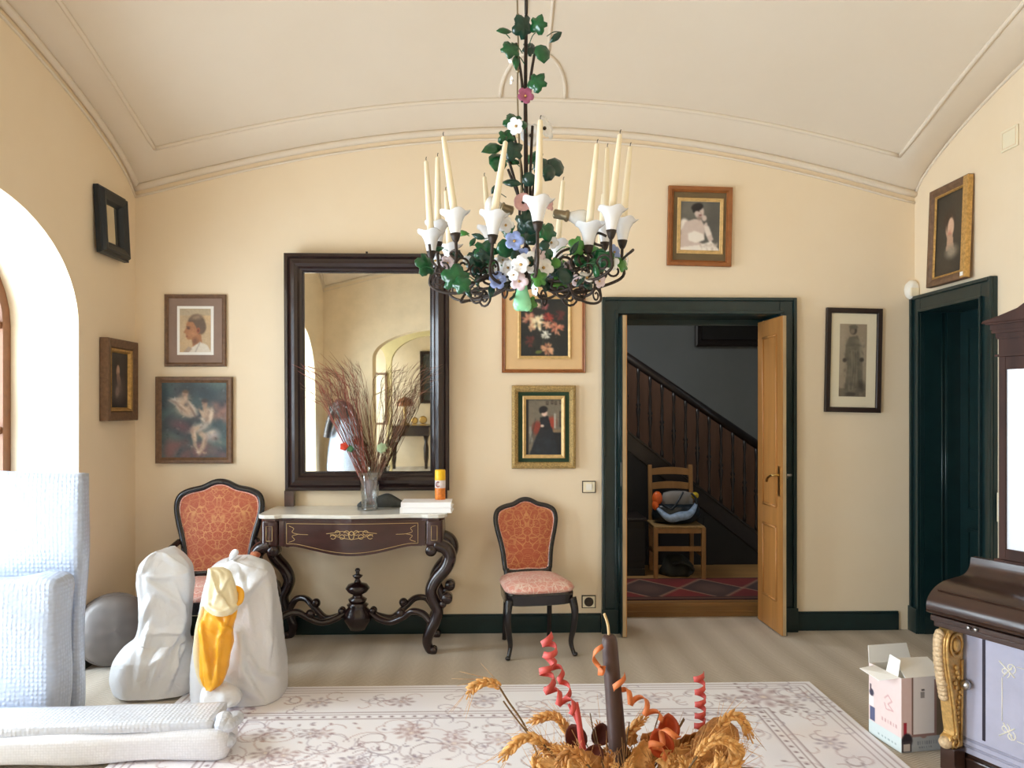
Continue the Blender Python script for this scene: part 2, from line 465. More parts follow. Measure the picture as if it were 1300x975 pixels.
def tag(o, label, cat, group=None):
    o['label'] = label; o['category'] = cat
    if group: o['group'] = group
    return o
def thing(name, label, cat, loc=(0, 0, 0), rot=(0, 0, 0), group=None):
    o = bpy.data.objects.new(name, None); COL.objects.link(o); o.empty_display_size = .05
    o.location = loc; o.rotation_euler = rot if isinstance(rot, (tuple, list)) else (0, 0, rot)
    return tag(o, label, cat, group)
def struct(o): o['kind'] = 'structure'; return o
def dup(root, loc=None, rot=None, label=None, group=None):
    r = root.copy(); COL.objects.link(r)
    if loc is not None: r.location = loc
    if rot is not None: r.rotation_euler = rot
    if label: r['label'] = label
    if group: r['group'] = group
    for ch in list(root.children):
        c = ch.copy(); COL.objects.link(c); c.parent = r
        for g in list(ch.children):
            d = g.copy(); COL.objects.link(d); d.parent = c
    return r

class Canvas:
    """a little raster that is painted with shapes and becomes a mesh coloured per vertex (the artwork's own colours)"""
    def __init__(s, nx, ny, bg):
        s.nx, s.ny = nx, ny; s.a = np.zeros((ny, nx, 3)); s.a[:] = bg
        s.X, s.Y = np.meshgrid((np.arange(nx) + .5) / nx, (np.arange(ny) + .5) / ny)
        s.rng = np.random.RandomState(3)
    def put(s, m, c):
        m = np.clip(m, 0, 1)[..., None]; s.a = s.a * (1 - m) + np.array(c, float) * m; return s
    def ell(s, x, y, rx, ry, c, ang=0, soft=.12, k=1.):
        t = math.radians(ang); asp = s.ny / s.nx
        dx, dy = s.X - x, (s.Y - y) * asp
        ry = ry * asp
        a = (dx * math.cos(t) + dy * math.sin(t)) / rx; b = (-dx * math.sin(t) + dy * math.cos(t)) / ry
        d = np.sqrt(a * a + b * b)
        return s.put((1 + soft - d) / (2 * soft) * k, c)
    def poly(s, pts, c, k=1.):
        ins = np.zeros_like(s.X, bool); n = len(pts)
        for i in range(n):
            x1, y1 = pts[i]; x2, y2 = pts[(i + 1) % n]
            if y1 == y2: continue
            cnd = ((s.Y < y1) != (s.Y < y2)) & (s.X < (x2 - x1) * (s.Y - y1) / (y2 - y1) + x1)
            ins ^= cnd
        m = ins.astype(float); p = np.pad(m, 1, mode='edge')
        m = (p[1:-1, 1:-1] * 4 + p[:-2, 1:-1] + p[2:, 1:-1] + p[1:-1, :-2] + p[1:-1, 2:]) / 8
        return s.put(m * k, c)
    def line(s, pts, w, c, k=1.):
        m = np.zeros_like(s.X); asp = s.ny / s.nx
        for (x1, y1), (x2, y2) in zip(pts[:-1], pts[1:]):
            dx, dy = x2 - x1, (y2 - y1) * asp; L = dx * dx + dy * dy + 1e-12
            t = np.clip(((s.X - x1) * dx + (s.Y - y1) * asp * dy) / L, 0, 1)
            d = np.hypot(s.X - x1 - t * dx, (s.Y - y1) * asp - t * dy)
            m = np.maximum(m, np.clip((w - d) / w * 1.5, 0, 1))
        return s.put(m * k, c)
    def rect(s, x0, y0, x1, y1, c, k=1.):
        return s.put(((s.X > x0) & (s.X < x1) & (s.Y > y0) & (s.Y < y1)) * float(k), c)
    def blot(s, n, size, cols, k=.35, box=(0, 0, 1, 1)):
        r = s.rng
        for _ in range(n):
            c = cols[r.randint(len(cols))]
            s.ell(r.uniform(box[0], box[2]), r.uniform(box[1], box[3]), size * r.uniform(.5, 1.5), size * r.uniform(.4, 1.2), c, r.uniform(0, 180), .6, k)
        return s
    def soften(s, n=1, brush=0., k=26):
        r = s.rng
        for _ in range(n):
            p = np.pad(s.a, ((1, 1), (1, 1), (0, 0)), mode='edge')
            s.a = (p[1:-1, 1:-1] * 4 + (p[:-2, 1:-1] + p[2:, 1:-1] + p[1:-1, :-2] + p[1:-1, 2:]) * 2 + p[:-2, :-2] + p[2:, 2:] + p[:-2, 2:] + p[2:, :-2]) / 16
        if brush:       # short strokes that drag neighbouring colours
            for _ in range(int(brush * s.nx * s.ny / 60)):
                i, j = r.randint(s.ny), r.randint(s.nx); c = s.a[i, j] + r.uniform(-k, k)
                s.ell((j + .5) / s.nx + r.uniform(-.02, .02), (i + .5) / s.ny + r.uniform(-.02, .02), r.uniform(.012, .035), r.uniform(.006, .012), np.clip(c, 0, 255), r.uniform(0, 180), .4, .6)
        return s
    def build(s, name, w, h, material, parent, depth=0., thick=.004, fn=None):
        nx, ny = s.nx, s.ny
        xs = np.linspace(-w / 2, w / 2, nx); zs = np.linspace(h / 2, -h / 2, ny)
        fn = fn or (lambda x, z: (x, -depth, z))
        v = [fn(x, z) for z in zs for x in xs]
        f = [(j * nx + i, (j + 1) * nx + i, (j + 1) * nx + i + 1, j * nx + i + 1) for j in range(ny - 1) for i in range(nx - 1)]
        me = bpy.data.meshes.new(name); me.from_pydata(v, [], f)
        at_ = me.color_attributes.new('paint', 'FLOAT_COLOR', 'POINT')
        c = s.a.reshape(-1, 3) / 255.; c = np.where(c <= .04045, c / 12.92, ((c + .055) / 1.055) ** 2.4)
        at_.data.foreach_set('color', np.concatenate([c, np.ones((len(c), 1))], 1).astype(np.float32).ravel())
        me.materials.append(MATS[material])
        o = bpy.data.objects.new(name, me); COL.objects.link(o); o.parent = parent
        md = o.modifiers.new('thickness', 'SOLIDIFY'); md.thickness = thick; md.offset = -1
        return o
# ================================================================ THE ROOM
XL, XR, YB, YR = -2.385, 2.939, 5.24, -.76
XC, YC = (XL + XR) / 2, (YB + YR) / 2
HX, HY = (XR - XL) / 2, (YB - YR) / 2
INS = .23
def back_line(t): return 3.02 + .415 * max(0, 1 - t * t) ** 1.1
def side_line(t): return 3.02 + .62 * max(0, 1 - t * t) ** .72
def vault(tx, ty): return 3.205 + .345 * max(0, 1 - tx * tx) ** 1.05 + .6 * max(0, 1 - ty * ty) ** 1.1

def arched_wall(fn, s0, s1, top, openings, thick, step=.08, eps=1e-4):
    """fn(s, d, z): s along the wall, d = depth behind the room face"""
    S = set(np.round(np.arange(s0, s1, step), 4)) | {s1}
    for (a, b, sp, ri) in openings:
        S |= {a, b}; n = 28
        S |= {(a + b) / 2 - (b - a) / 2 * math.cos(PI * i / n) for i in range(1, n)}
    S = sorted(x for x in S if s0 - 1e-6 <= x <= s1 + 1e-6)
    m = MB()
    def low(x, op):
        if op is None: return 0.
        a, b, sp, ri = op; t = (x - (a + b) / 2) / ((b - a) / 2)
        return sp + ri * math.sqrt(max(0, 1 - t * t))
    for x0, x1 in zip(S[:-1], S[1:]):
        if x1 - x0 < 1e-5: continue
        mid = (x0 + x1) / 2; op = next((o for o in openings if o[0] < mid < o[1]), None)
        a, b, c, d = low(x0, op), low(x1, op), top(x1), top(x0)
        for dd, fl_ in ((0, 1), (thick, -1)):
            m.add([fn(x0, dd, a), fn(x1, dd, b), fn(x1, dd, c), fn(x0, dd, d)], [(0, 1, 2, 3)[::fl_]])
        if op: m.add([fn(x0, 0, a), fn(x0, thick, a), fn(x1, thick, b), fn(x1, 0, b)], [(0, 1, 2, 3)], 0, True)
        m.add([fn(x0, 0, d), fn(x1, 0, c), fn(x1, thick, c), fn(x0, thick, d)], [(0, 1, 2, 3)])
    for (a, b, sp, ri) in openings:
        for x in (a, b): m.add([fn(x, 0, 0), fn(x, thick, 0), fn(x, thick, sp), fn(x, 0, sp)], [(0, 1, 2, 3)])
    for x in (S[0], S[-1]): m.add([fn(x, 0, 0), fn(x, thick, 0), fn(x, thick, top(x)), fn(x, 0, top(x))], [(0, 1, 2, 3)])
    return m
W1, W2 = (2.73, 4.53, 2.0, .61), (-.2, 1.6, 1.65, .78)
D1 = (.862, 1.998, 2.185, 0.)
D2 = (4.467, 5.135, 2.19, 0.)
ARCH = (-1.69, .55, 2.0, .44)
cl = lambda t: max(-1, min(1, t))
struct(arched_wall(lambda s, d, z: (XL - d, s, z), YR, YB, lambda y: side_line(cl((y - YC) / HY)) + .05, [W2, W1], .45).build('wall_left', 'cream_plaster'))
struct(arched_wall(lambda s, d, z: (XR + d, s, z), YR, YB, lambda y: side_line(cl((y - YC) / HY)) + .05, [D2], .35).build('wall_right', 'cream_plaster'))
struct(arched_wall(lambda s, d, z: (s, YB + d, z), XL, XR, lambda x: back_line(cl((x - XC) / HX)) + .05, [D1], .30).build('wall_back', 'cream_plaster'))
struct(arched_wall(lambda s, d, z: (s, YR - d, z), XL, XR, lambda x: back_line(cl((x - XC) / HX)) + .05, [ARCH], .35).build('wall_rear', 'cream_plaster'))
m = MB(); m.box(-3.4, 3.6, -5.0, 5.62, -.06, 0)
struct(m.build('floor', 'sisal_carpet'))

# vaulted ceiling: cove round the edge, then the shallow vault
N = 48
m = MB(); T = [-1 + 2 * i / N for i in range(N + 1)]
m.add([(XC + tx * (HX - INS), YC + ty * (HY - INS), vault(tx, ty)) for ty in T for tx in T],
      [(j * (N + 1) + i, j * (N + 1) + i + 1, (j + 1) * (N + 1) + i + 1, (j + 1) * (N + 1) + i) for j in range(N) for i in range(N)], 0, True)
bd = [(t, -1.) for t in T[:-1]] + [(1., t) for t in T[:-1]] + [(-t, 1.) for t in T[:-1]] + [(-1., -t) for t in T[:-1]]
rings = []
for k in range(7):
    q = k / 6; R = []
    for tx, ty in bd:
        zi = vault(tx, ty)
        zo = side_line(ty) if abs(tx) == 1 else back_line(tx)
        a = q * PI / 2
        R.append((XC + tx * (HX - INS * math.cos(a) ** .8 if q < 1 else HX), YC + ty * (HY - INS * math.cos(a) ** .8 if q < 1 else HY), zi + (zo - zi) * (1 - math.cos(a)) if False else zi + (zo - zi) * q ** 1.35))
    rings.append(R)
m.loft(rings, 0, False, True)
struct(m.build('ceiling', 'ceiling_plaster'))

def edge_path(kind, inset, n=60):
    out = []
    for i in range(n + 1):
        t = -1 + 2 * i / n
        if kind == 'back': out.append((XC + t * (HX - inset), YB - inset, back_line(t) if not inset else vault(t, 1)))
        if kind == 'rear': out.append((XC + t * (HX - inset), YR + inset, back_line(t) if not inset else vault(t, -1)))
        if kind == 'left': out.append((XL + inset, YC + t * (HY - inset), side_line(t) if not inset else vault(-1, t)))
        if kind == 'right': out.append((XR - inset, YC + t * (HY - inset), side_line(t) if not inset else vault(1, t)))
    return [Vector(p) for p in out]
k = 0
for wk, inw in (('back', (0, -1, 0)), ('left', (1, 0, 0)), ('right', (-1, 0, 0)), ('rear', (0, 1, 0))):
    k += 1; m = MB(); p = edge_path(wk, 0); w = Vector(inw)
    if wk != 'right':
        m.tube([x + w * .014 + Vector((0, 0, -.014)) for x in p], .023 if wk != 'rear' else .012, 8)
        m.tube([x + w * .004 + Vector((0, 0, -.070)) for x in p], .009 if wk != 'rear' else .006, 6)
    else: m.tube([x + w * .004 + Vector((0, 0, -.02)) for x in p], .010, 6)
    struct(m.build(f'trim_{k}', 'ceiling_plaster'))
    k += 1; m = MB(); m.tube([x + Vector((0, 0, -.006)) for x in edge_path(wk, INS)], .0135 if wk != 'rear' else .008, 8)
    struct(m.build(f'trim_{k}', 'ceiling_plaster'))
def on_vault(x, y): return Vector((x, y, vault(cl((x - XC) / (HX - INS)), cl((y - YC) / (HY - INS))) - .002))
x0 = at(676, 122, 5.0).x
m = MB()
m.tube([on_vault(x0 + .21 * math.cos(a), 4.99 - .36 * math.sin(a)) for a in [PI * i / 24 for i in range(25)]], .013, 6)
for s_ in (-1, 1): m.tube([on_vault(x0 + s_ * .075, 4.64 - .2 * i) for i in range(12)], .010, 6)
struct(m.build('trim_9', 'ceiling_plaster'))

# dark green baseboards
def base(name, boxes):
    m = MB()
    for b in boxes:
        m.box(*b, 0, .118); 
        x0_, x1_, y0_, y1_ = b
        m.box(x0_ + (.004 if x1_ - x0_ < .05 else 0), x1_ - (.004 if x1_ - x0_ < .05 else 0), y0_ + (.004 if y1_ - y0_ < .05 else 0), y1_ - (0 if True else 0), .118, .13)
    struct(m.build(name, 'green_gloss', bev=.003))
base('baseboard_back', [(XL + .002, .758, YB - .018, YB - .001), (2.102, XR - .12, YB - .018, YB - .001)])
base('baseboard_left', [(XL + .001, XL + .018, 4.535, YB - .02), (XL + .001, XL + .018, 1.62, 2.725)])
base('baseboard_right', [(XR - .018, XR - .001, YR + .02, 4.36)])

# double door frame in the back wall
d1 = thing('door_1', 'dark green door frame', 'door'); del d1['label'], d1['category']; struct(d1)
m = MB()
X0, X1, ZT = .762, 2.098, 2.285
for (a, b) in ((X0, D1[0] + .012), (D1[1] - .012, X1)):
    m.box(a, b, YB - .028, YB + .0, 0, ZT)
m.box(D1[0] + .012, D1[1] - .012, YB - .028, YB, D1[2] - .012, ZT)
for (a, b) in ((X0 + .0, X0 + .022), (X1 - .022, X1)): m.box(a, b, YB - .046, YB - .028, 0, ZT)
m.box(X0 + .022, X1 - .022, YB - .046, YB - .028, ZT - .022, ZT)
for (a, b) in ((D1[0] - .012, D1[0] + .012), (D1[1] - .012, D1[1] + .012)): m.box(a, b, YB - .038, YB - .028, 0, D1[2])
m.box(D1[0] - .012, D1[1] + .012, YB - .038, YB - .028, D1[2] - .012, D1[2] + .012)
for (a, b) in ((X0 - .006, D1[0] + .012), (D1[1] - .012, X1 + .006)): m.box(a, b, YB - .054, YB - .047, 0, .165)
m.build('architrave', 'green_gloss', d1, bev=.004)
m = MB()
m.box(D1[0] + .001, D1[0] + .014, YB + .001, YB + .299, 0, D1[2] - .001); m.box(D1[1] - .014, D1[1] - .001, YB + .001, YB + .299, 0, D1[2] - .001)
m.box(D1[0] + .014, D1[1] - .014, YB + .001, YB + .299, D1[2] - .014, D1[2] - .001)
m.box(D1[0] + .014, D1[1] - .014, YB + .285, YB + .31, D1[2] - .055, D1[2] - .014)
m.build('jamb_lining', 'green_gloss', d1)

# the doorway in the right wall with its dark green door
d2 = thing('door_2', 'x', 'door'); del d2['label'], d2['category']; struct(d2)
m = MB()
a0, a1, b0, b1 = 4.367, 5.232, D2[0] + .012, D2[1] - .012
for (a, b) in ((a0, b0), (b1, a1)): m.box(XR - .028, XR, a, b, 0, 2.295)
m.box(XR - .028, XR, b0, b1, D2[2] - .012, 2.295)
for (a, b) in ((a0, a0 + .022), (a1 - .022, a1), (b0 - .014, b0), (b1, b1 + .014)): m.box(XR - .046, XR - .028, a, b, 0, 2.295 if a in (a0, a1 - .022) else D2[2])
m.box(XR - .046, XR - .028, a0 + .022, a1 - .022, 2.273, 2.295); m.box(XR - .042, XR - .028, b0 - .014, b1 + .014, D2[2] - .012, D2[2] + .006)
for (a, b) in ((a0 - .006, b0), (b1, a1)): m.box(XR - .055, XR - .047, a, b, 0, .17)
m.build('architrave', 'green_gloss', d2, bev=.004)
m = MB()
m.box(XR + .001, XR + .33, D2[1] - .013, D2[1] - .001, 0, D2[2] - .001); m.box(XR + .001, XR + .33, D2[0] + .001, D2[0] + .013, 0, D2[2] - .001)
m.box(XR + .001, XR + .33, D2[0] + .013, D2[1] - .013, D2[2] - .013, D2[2] - .001)
for x in (XR + .122, XR + .148): m.tube([(x, D2[1] - .014, 0), (x, D2[1] - .014, D2[2] - .02)], .006, 6)
m.box(XR + .15, XR + .32, D2[1] - .026, D2[1] - .013, 0, D2[2] - .014)
m.build('jamb_lining', 'green_gloss', d2)
m = MB(); xx = XR + .24
m.box(xx, xx + .035, D2[0] + .014, D2[1] - .027, .01, D2[2] - .014)
for (z0, z1) in ((.18, .72), (.86, 2.06)):
    ya, yb = D2[0] + .11, D2[1] - .12
    for (p, q) in (((ya, z0), (yb, z0)), ((ya, z1), (yb, z1))): m.box(xx - .012, xx, ya, yb, p[1] - .01, p[1] + .01)
    for y in (ya, yb): m.box(xx - .012, xx, y - .01, y + .01, z0, z1)
m.build('door_panel', 'green_gloss', d2)

# arched french windows in the left wall
def window(name, op):
    w = thing(name, 'x', 'x'); del w['label'], w['category']; struct(w)
    a, b, sp, ri = op; xf = XL - .44; c, hw = (a + b) / 2, (b - a) / 2
    def outline(g):
        pts = [(c - hw + g, 0.0 + (g if g > .02 else 0))] + [(c - (hw - g) * math.cos(PI * i / 20), sp + (ri - g) * math.sin(PI * i / 20)) for i in range(21)] + [(c + hw - g, 0.0 + (g if g > .02 else 0))]
        return pts
    m = MB(); o, i_ = outline(.004), outline(.075); n = len(o)
    V = [(xf + d, y, z) for d in (0, .055) for (y, z) in o + i_]
    Fc = []
    for k_ in range(n):
        l = (k_ + 1) % n
        Fc += [(k_, l, n + l, n + k_), (2 * n + k_, 3 * n + k_, 3 * n + l, 2 * n + l), (k_, 2 * n + k_, 2 * n + l, l), (n + k_, n + l, 3 * n + l, 3 * n + k_)]
    m.add(V, Fc); m.build('window_frame', 'window_wood', w)
    m = MB(); m.box(xf + .008, xf + .05, c - .05, c + .05, .06, sp + ri - .07)
    for z in (.75, 1.4, 2.0): m.box(xf + .012, xf + .046, a + .07, b - .07, z - .02, z + .02)
    m.build('mullion', 'window_wood', w)
    m = MB(); m.prism(outline(.06), lambda y, z, d: (xf + .024 + d, y, z), 0, .004); m.build('pane', 'window_pane', w)
window('window_1', W1); window('window_2', W2)

# ---------------------------------------------------------------- rooms behind the camera, seen only in the mirror
m = MB(); m.box(-2.75, -2.6, -4.6, -1.11, 0, 3.0); m.box(2.6, 2.75, -4.6, -1.11, 0, 3.0); 
struct(MB().box(2.6, 2.75, -4.6, -1.11, 0, 3.0).build('wall_side', 'back_room_plaster'))
struct(arched_wall(lambda s, d, z: (-2.6 - d, s, z), -4.6, -1.11, lambda y: 3.0, [(-2.8, -1.4, 1.9, .5), (-4.4, -3.3, 1.9, .4)], .15, .5).build('wall_side', 'back_room_plaster'))
struct(arched_wall(lambda s, d, z: (s, -3.0 - d, z), -2.6, 2.6, lambda x: 3.0, [(-2.08, -1.80, 1.95, .28), (-1.71, -.2, 1.95, .5)], .14, .5).build('wall_middle', 'back_room_plaster'))
struct(MB().box(-2.6, 2.6, -4.6, -4.45, 0, 3.0).build('wall_far', 'cream_plaster'))
struct(MB().box(-2.75, 2.75, -4.6, -1.11, 3.0, 3.06).build('ceiling', 'back_room_plaster'))

# ---------------------------------------------------------------- the stair hall behind the double door
HF = .10
struct(MB().box(.2, 3.3, 5.63, 8.3, HF - .06, HF).build('floor', 'plank_wood'))
m = MB(); m.box(.2, 3.3, 5.60, 5.63, .0, HF + .004); m.box(.2, 3.3, 5.585, 5.64, HF - .022, HF + .006); m.box(.2, 3.3, 5.592, 5.60, .03, .045)
struct(m.build('trim_10', 'step_wood', bev=.003))
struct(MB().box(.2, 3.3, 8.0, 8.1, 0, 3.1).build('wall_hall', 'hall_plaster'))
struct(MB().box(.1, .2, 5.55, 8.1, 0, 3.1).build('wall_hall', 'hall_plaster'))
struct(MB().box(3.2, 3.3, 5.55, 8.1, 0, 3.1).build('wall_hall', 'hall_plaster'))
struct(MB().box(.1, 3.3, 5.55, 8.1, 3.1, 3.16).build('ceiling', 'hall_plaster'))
# staircase rising to the left
A, B = at(793, 447, 7.0), at(960, 560, 7.0)
sl = (A.z - B.z) / (A.x - B.x)                      # slope of the rail
def rz(x, off=0): return A.z + (x - A.x) * sl + off
S0, S1 = at(793, 545, 7.0), at(960, 676, 7.0); sl2 = (S0.z - S1.z) / (S0.x - S1.x)
def sz(x, off=0): return S0.z + (x - S0.x) * sl2 + off
stair = thing('staircase', 'dark wooden staircase rising to the left behind the double door', 'staircase', (1.9, 7.0, HF))
XA, XB = .6, 2.72
m = MB(); m.tube([(XA, 7.0, rz(XA, -.03)), (XB, 7.0, rz(XB, -.03))], .04, 10, fy=.8); m.build('handrail', 'rail_wood', stair, world=True)
m = MB(); m.prism([(XA, sz(XA) - .17), (XB, sz(XB) - .17), (XB, sz(XB)), (XA, sz(XA))], lambda x, z, d: (x, 6.97 + d, z), 0, .06)
m.prism([(XA, sz(XA) - .01), (XB, sz(XB) - .01), (XB, sz(XB) + .012), (XA, sz(XA) + .012)], lambda x, z, d: (x, 6.955 + d, z), 0, .09)
m.build('stringer', 'rail_wood', stair, world=True)
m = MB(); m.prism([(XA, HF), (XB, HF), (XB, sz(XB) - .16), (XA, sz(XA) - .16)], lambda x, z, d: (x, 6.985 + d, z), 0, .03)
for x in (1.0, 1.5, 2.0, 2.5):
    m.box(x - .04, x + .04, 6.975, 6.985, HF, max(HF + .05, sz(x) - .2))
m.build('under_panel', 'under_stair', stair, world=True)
m = MB(); y0 = 7.9
A2, B2 = at(793, 453, y0), at(960, 567, y0); s3 = (A2.z - B2.z) / (A2.x - B2.x)
m.prism([(XA, .8), (XB + .4, .1), (XB + .4, A2.z + (XB + .4 - A2.x) * s3), (XA, A2.z + (XA - A2.x) * s3)], lambda x, z, d: (x, y0 + d, z), 0, .04)
m.build('wall_panelling', 'panel_wood', stair, world=True)
for i in range(19):
    x = A.x - .42 + i * .109
    zb, zt = sz(x), rz(x) - .05
    if zt - zb < .1: continue
    h = zt - zb; m = MB()
    m.lathe([(.016, 0), (.016, h * .08), (.009, h * .12), (.012, h * .3), (.022, h * .42), (.012, h * .45), (.024, h * .48), (.012, h * .51), (.015, h * .62), (.01, h * .8), (.016, h * .9), (.016, h)], (x, 7.0, zb), 8)
    m.build('baluster', 'rail_wood', stair, world=True)
m = MB()
for i in range(12):
    x1_ = 2.6 - i * .24; z_ = sz(x1_) - .16
    m.box(max(XA, x1_ - .24), x1_, 7.03, 7.88, z_ - .02, z_ + .02)
m.build('treads', 'rail_wood', stair, world=True)
# ================================================================ PICTURES
def pic(name, label, cat, uv, Y=YB - .003, tilt=0, group=None):
    """the four pixel sides of a frame that hangs on the back wall -> its empty and size"""
    u0, v0, u1, v1 = uv
    a, b = at(u0, v0, Y), at(u1, v1, Y); c = (a + b) / 2
    return thing(name, label, cat, c, (0, tilt, 0)), b.x - a.x, a.z - b.z
def frame(t, w, h, prof, material, name='frame'):
    m = MB(); m.ring(w, h, prof); return m.build(name, material, t)
def panel(t, w, h, d, material, name, th=.004):
    return MB().box(-w / 2, w / 2, -d, -d + th, -h / 2, h / 2).build(name, material, t)
FLATP = lambda fw, d=.022: [(0, 0), (0, d * .8), (.004, d), (fw * .55, d), (fw * .7, d * .8), (fw, d * .55), (fw, .003)]

# boy in profile
t, w, h = pic('framed_portrait', 'framed portrait of a boy in profile on a taupe mat, above a larger painting', 'picture', (210, 374, 287.5, 465.5))
frame(t, w, h, FLATP(.026), 'brown_frame'); panel(t, w - .05, h - .05, .008, 'taupe_mat', 'mat')
panel(t, .242, .328, .011, 'white_card', 'inner_mat')
c = Canvas(60, 82, (196, 168, 130))
c.blot(60, .12, [(206, 176, 132), (178, 160, 134), (214, 186, 144)], .3).rect(0, 0, 1, .16, (164, 158, 142), .5)
c.ell(.54, .33, .27, .2, (96, 76, 60), -8).ell(.64, .42, .21, .18, (104, 84, 66)).ell(.55, .2, .2, .06, (146, 122, 98), -10, .4, .7)
c.poly([(.25, .30), (.44, .31), (.53, .42), (.60, .60), (.58, .70), (.40, .71), (.25, .705), (.215, .66), (.225, .63), (.19, .60), (.205, .575), (.13, .545), (.21, .44), (.215, .36)], (172, 118, 78))
c.ell(.42, .58, .12, .08, (188, 134, 92), 0, .5, .7).ell(.285, .455, .055, .02, (84, 52, 38), 10, .4, .9).ell(.28, .42, .07, .012, (90, 62, 46), 8, .3, .9).ell(.6, .5, .055, .065, (170, 96, 60)).ell(.6, .5, .03, .04, (110, 60, 40))
c.ell(.235, .632, .035, .014, (140, 78, 60)).poly([(.4, .66), (.68, .56), (.74, .86), (.42, .9)], (168, 114, 74)).ell(.5, .74, .1, .08, (120, 78, 52), 0, .4, .6)
c.poly([(.24, 1), (.36, .9), (.66, .76), (.9, .84), (1, .98), (1, 1)], (222, 214, 200)).poly([(.1, 1), (.3, .86), (.4, .92), (.3, 1)], (170, 150, 132)).line([(.66, .76), (.5, 1)], .02, (170, 160, 150))
c.soften(1, .35, 14); c.build('painting', .205, .292, 'painted_canvas', t, .014)

# two nudes by water
t, w, h = pic('framed_painting', 'framed painting of two pale nudes among blue-green foliage, below the boy portrait', 'picture', (199, 478.5, 296, 588))
frame(t, w, h, FLATP(.04, .03), 'brown_frame')
c = Canvas(84, 98, (58, 74, 78)); c.rng = np.random.RandomState(11)
c.blot(220, .11, [(70, 96, 96), (44, 58, 66), (96, 116, 108), (52, 44, 54), (84, 90, 88), (40, 62, 70)], .4)
c.blot(30, .07, [(130, 92, 92), (120, 80, 76)], .4, (.05, .8, 1, 1)).blot(14, .06, [(150, 110, 96)], .5, (.78, .3, 1, .5))
sk, sh, dr, lt = (190, 164, 140), (128, 104, 94), (176, 166, 156), (216, 198, 176)
c.poly([(.10, .24), (.2, .21), (.3, .2), (.44, .26), (.56, .36), (.57, .44), (.44, .47), (.3, .42), (.2, .30)], dr, .85).ell(.33, .28, .10, .12, sk, 18, .5, .8).ell(.40, .38, .10, .07, sk, 30, .5, .8)
for (x, y, q, w_) in ((.2, .26, 20, .10), (.3, .34, 40, .1), (.46, .36, 60, .09), (.5, .42, 70, .07)): c.ell(x, y, w_, .012, sh, q, .5, .6).ell(x + .02, y - .025, w_, .010, lt, q, .5, .6)
c.ell(.365, .155, .045, .05, (172, 142, 120), 10).ell(.37, .125, .05, .022, (104, 82, 64), 5, .3).ell(.35, .17, .014, .02, sh, 0, .5, .6).ell(.37, .21, .03, .03, sk)
c.ell(.66, .28, .045, .055, (158, 126, 104), -8).ell(.665, .245, .052, .026, (66, 50, 46), 0, .3).ell(.645, .285, .014, .014, (104, 78, 66), 0, .5, .7).ell(.66, .345, .03, .035, (150, 120, 100))
c.ell(.70, .44, .085, .11, sk, 5, .3).ell(.76, .43, .028, .10, lt, 10, .4).ell(.63, .42, .026, .08, sk, -38, .4).ell(.66, .5, .07, .022, lt, 25, .4).ell(.69, .50, .03, .05, sh, 0, .6, .6).ell(.72, .4, .02, .03, sh, 0, .6, .5)
c.ell(.58, .6, .17, .05, dr, -20, .4).ell(.52, .62, .08, .03, sk, -30, .4).ell(.50, .70, .038, .11, sk, -8, .4).ell(.515, .70, .012, .10, lt, -8, .5, .7).ell(.64, .70, .085, .042, sk, 30, .4).ell(.66, .78, .036, .10, sk, 12, .4).ell(.675, .78, .012, .09, sh, 12, .5, .7).ell(.61, .88, .03, .08, sk, 24, .4).ell(.53, .86, .026, .07, sk, -24, .4).ell(.56, .92, .03, .015, lt).ell(.66, .93, .03, .014, sk)
c.ell(.78, .70, .10, .08, (190, 176, 172), 0, .6, .8).ell(.76, .66, .06, .02, lt, -20, .5, .6).ell(.82, .74, .05, .03, sh, 20, .5, .5).ell(.3, .58, .16, .07, (104, 70, 76), 20, .5, .7).ell(.24, .66, .1, .03, (60, 66, 72), 35, .5, .7)
c.blot(40, .022, [(168, 150, 138), (62, 62, 68), (90, 104, 100)], .35, (.2, .2, .9, .9)).soften(1, .9)
c.build('painting', w - .076, h - .076, 'painted_canvas', t, .016)

# flower still life with a wide buff mat
t, w, h = pic('framed_still_life', 'flower painting with a wide buff mat in a thin gold frame, right of the mirror', 'picture', (637, 359.5, 743, 473.5))
frame(t, w, h, [(0, 0), (0, .018), (.004, .022), (.012, .016), (.018, .02), (.024, .014), (.024, .003)], 'walnut_frame')
panel(t, w - .04, h - .04, .009, 'buff_mat', 'mat')
a = at(691, 416, YB); dx, dz = a.x - t.location.x, a.z - t.location.z
inn = frame(t, .365, .432, [(0, .009), (0, .018), (.008, .022), (.022, .013), (.022, .008)], 'pale_gilt', 'inner_frame'); inn.location = (dx, 0, dz)
c = Canvas(78, 92, (34, 38, 38)); c.rng = np.random.RandomState(5)
c.blot(60, .14, [(38, 44, 44), (28, 32, 34), (48, 46, 42)], .4)
def bloom(x, y, r, cs):
    for i in range(26):
        a_ = c.rng.uniform(0, 2 * PI); q = r * c.rng.uniform(.2, 1)
        c.ell(x + q * math.cos(a_), y + q * math.sin(a_) * .84, r * .36, r * .16, cs[i % len(cs)], math.degrees(a_), .4, .75)
bloom(.18, .36, .13, [(176, 116, 96), (206, 150, 122), (146, 84, 72)]); bloom(.37, .4, .15, [(238, 220, 178), (214, 190, 146), (248, 236, 204)])
bloom(.58, .33, .1, [(150, 56, 50), (176, 74, 62), (118, 40, 40)]); bloom(.75, .5, .12, [(196, 122, 96), (222, 156, 124), (160, 88, 74)]); bloom(.56, .45, .08, [(226, 176, 144), (206, 150, 120)])
bloom(.35, .12, .06, [(230, 206, 176), (210, 180, 150)]); bloom(.52, .14, .07, [(156, 90, 90), (130, 70, 74)]); bloom(.82, .28, .1, [(100, 50, 48), (84, 44, 44)])
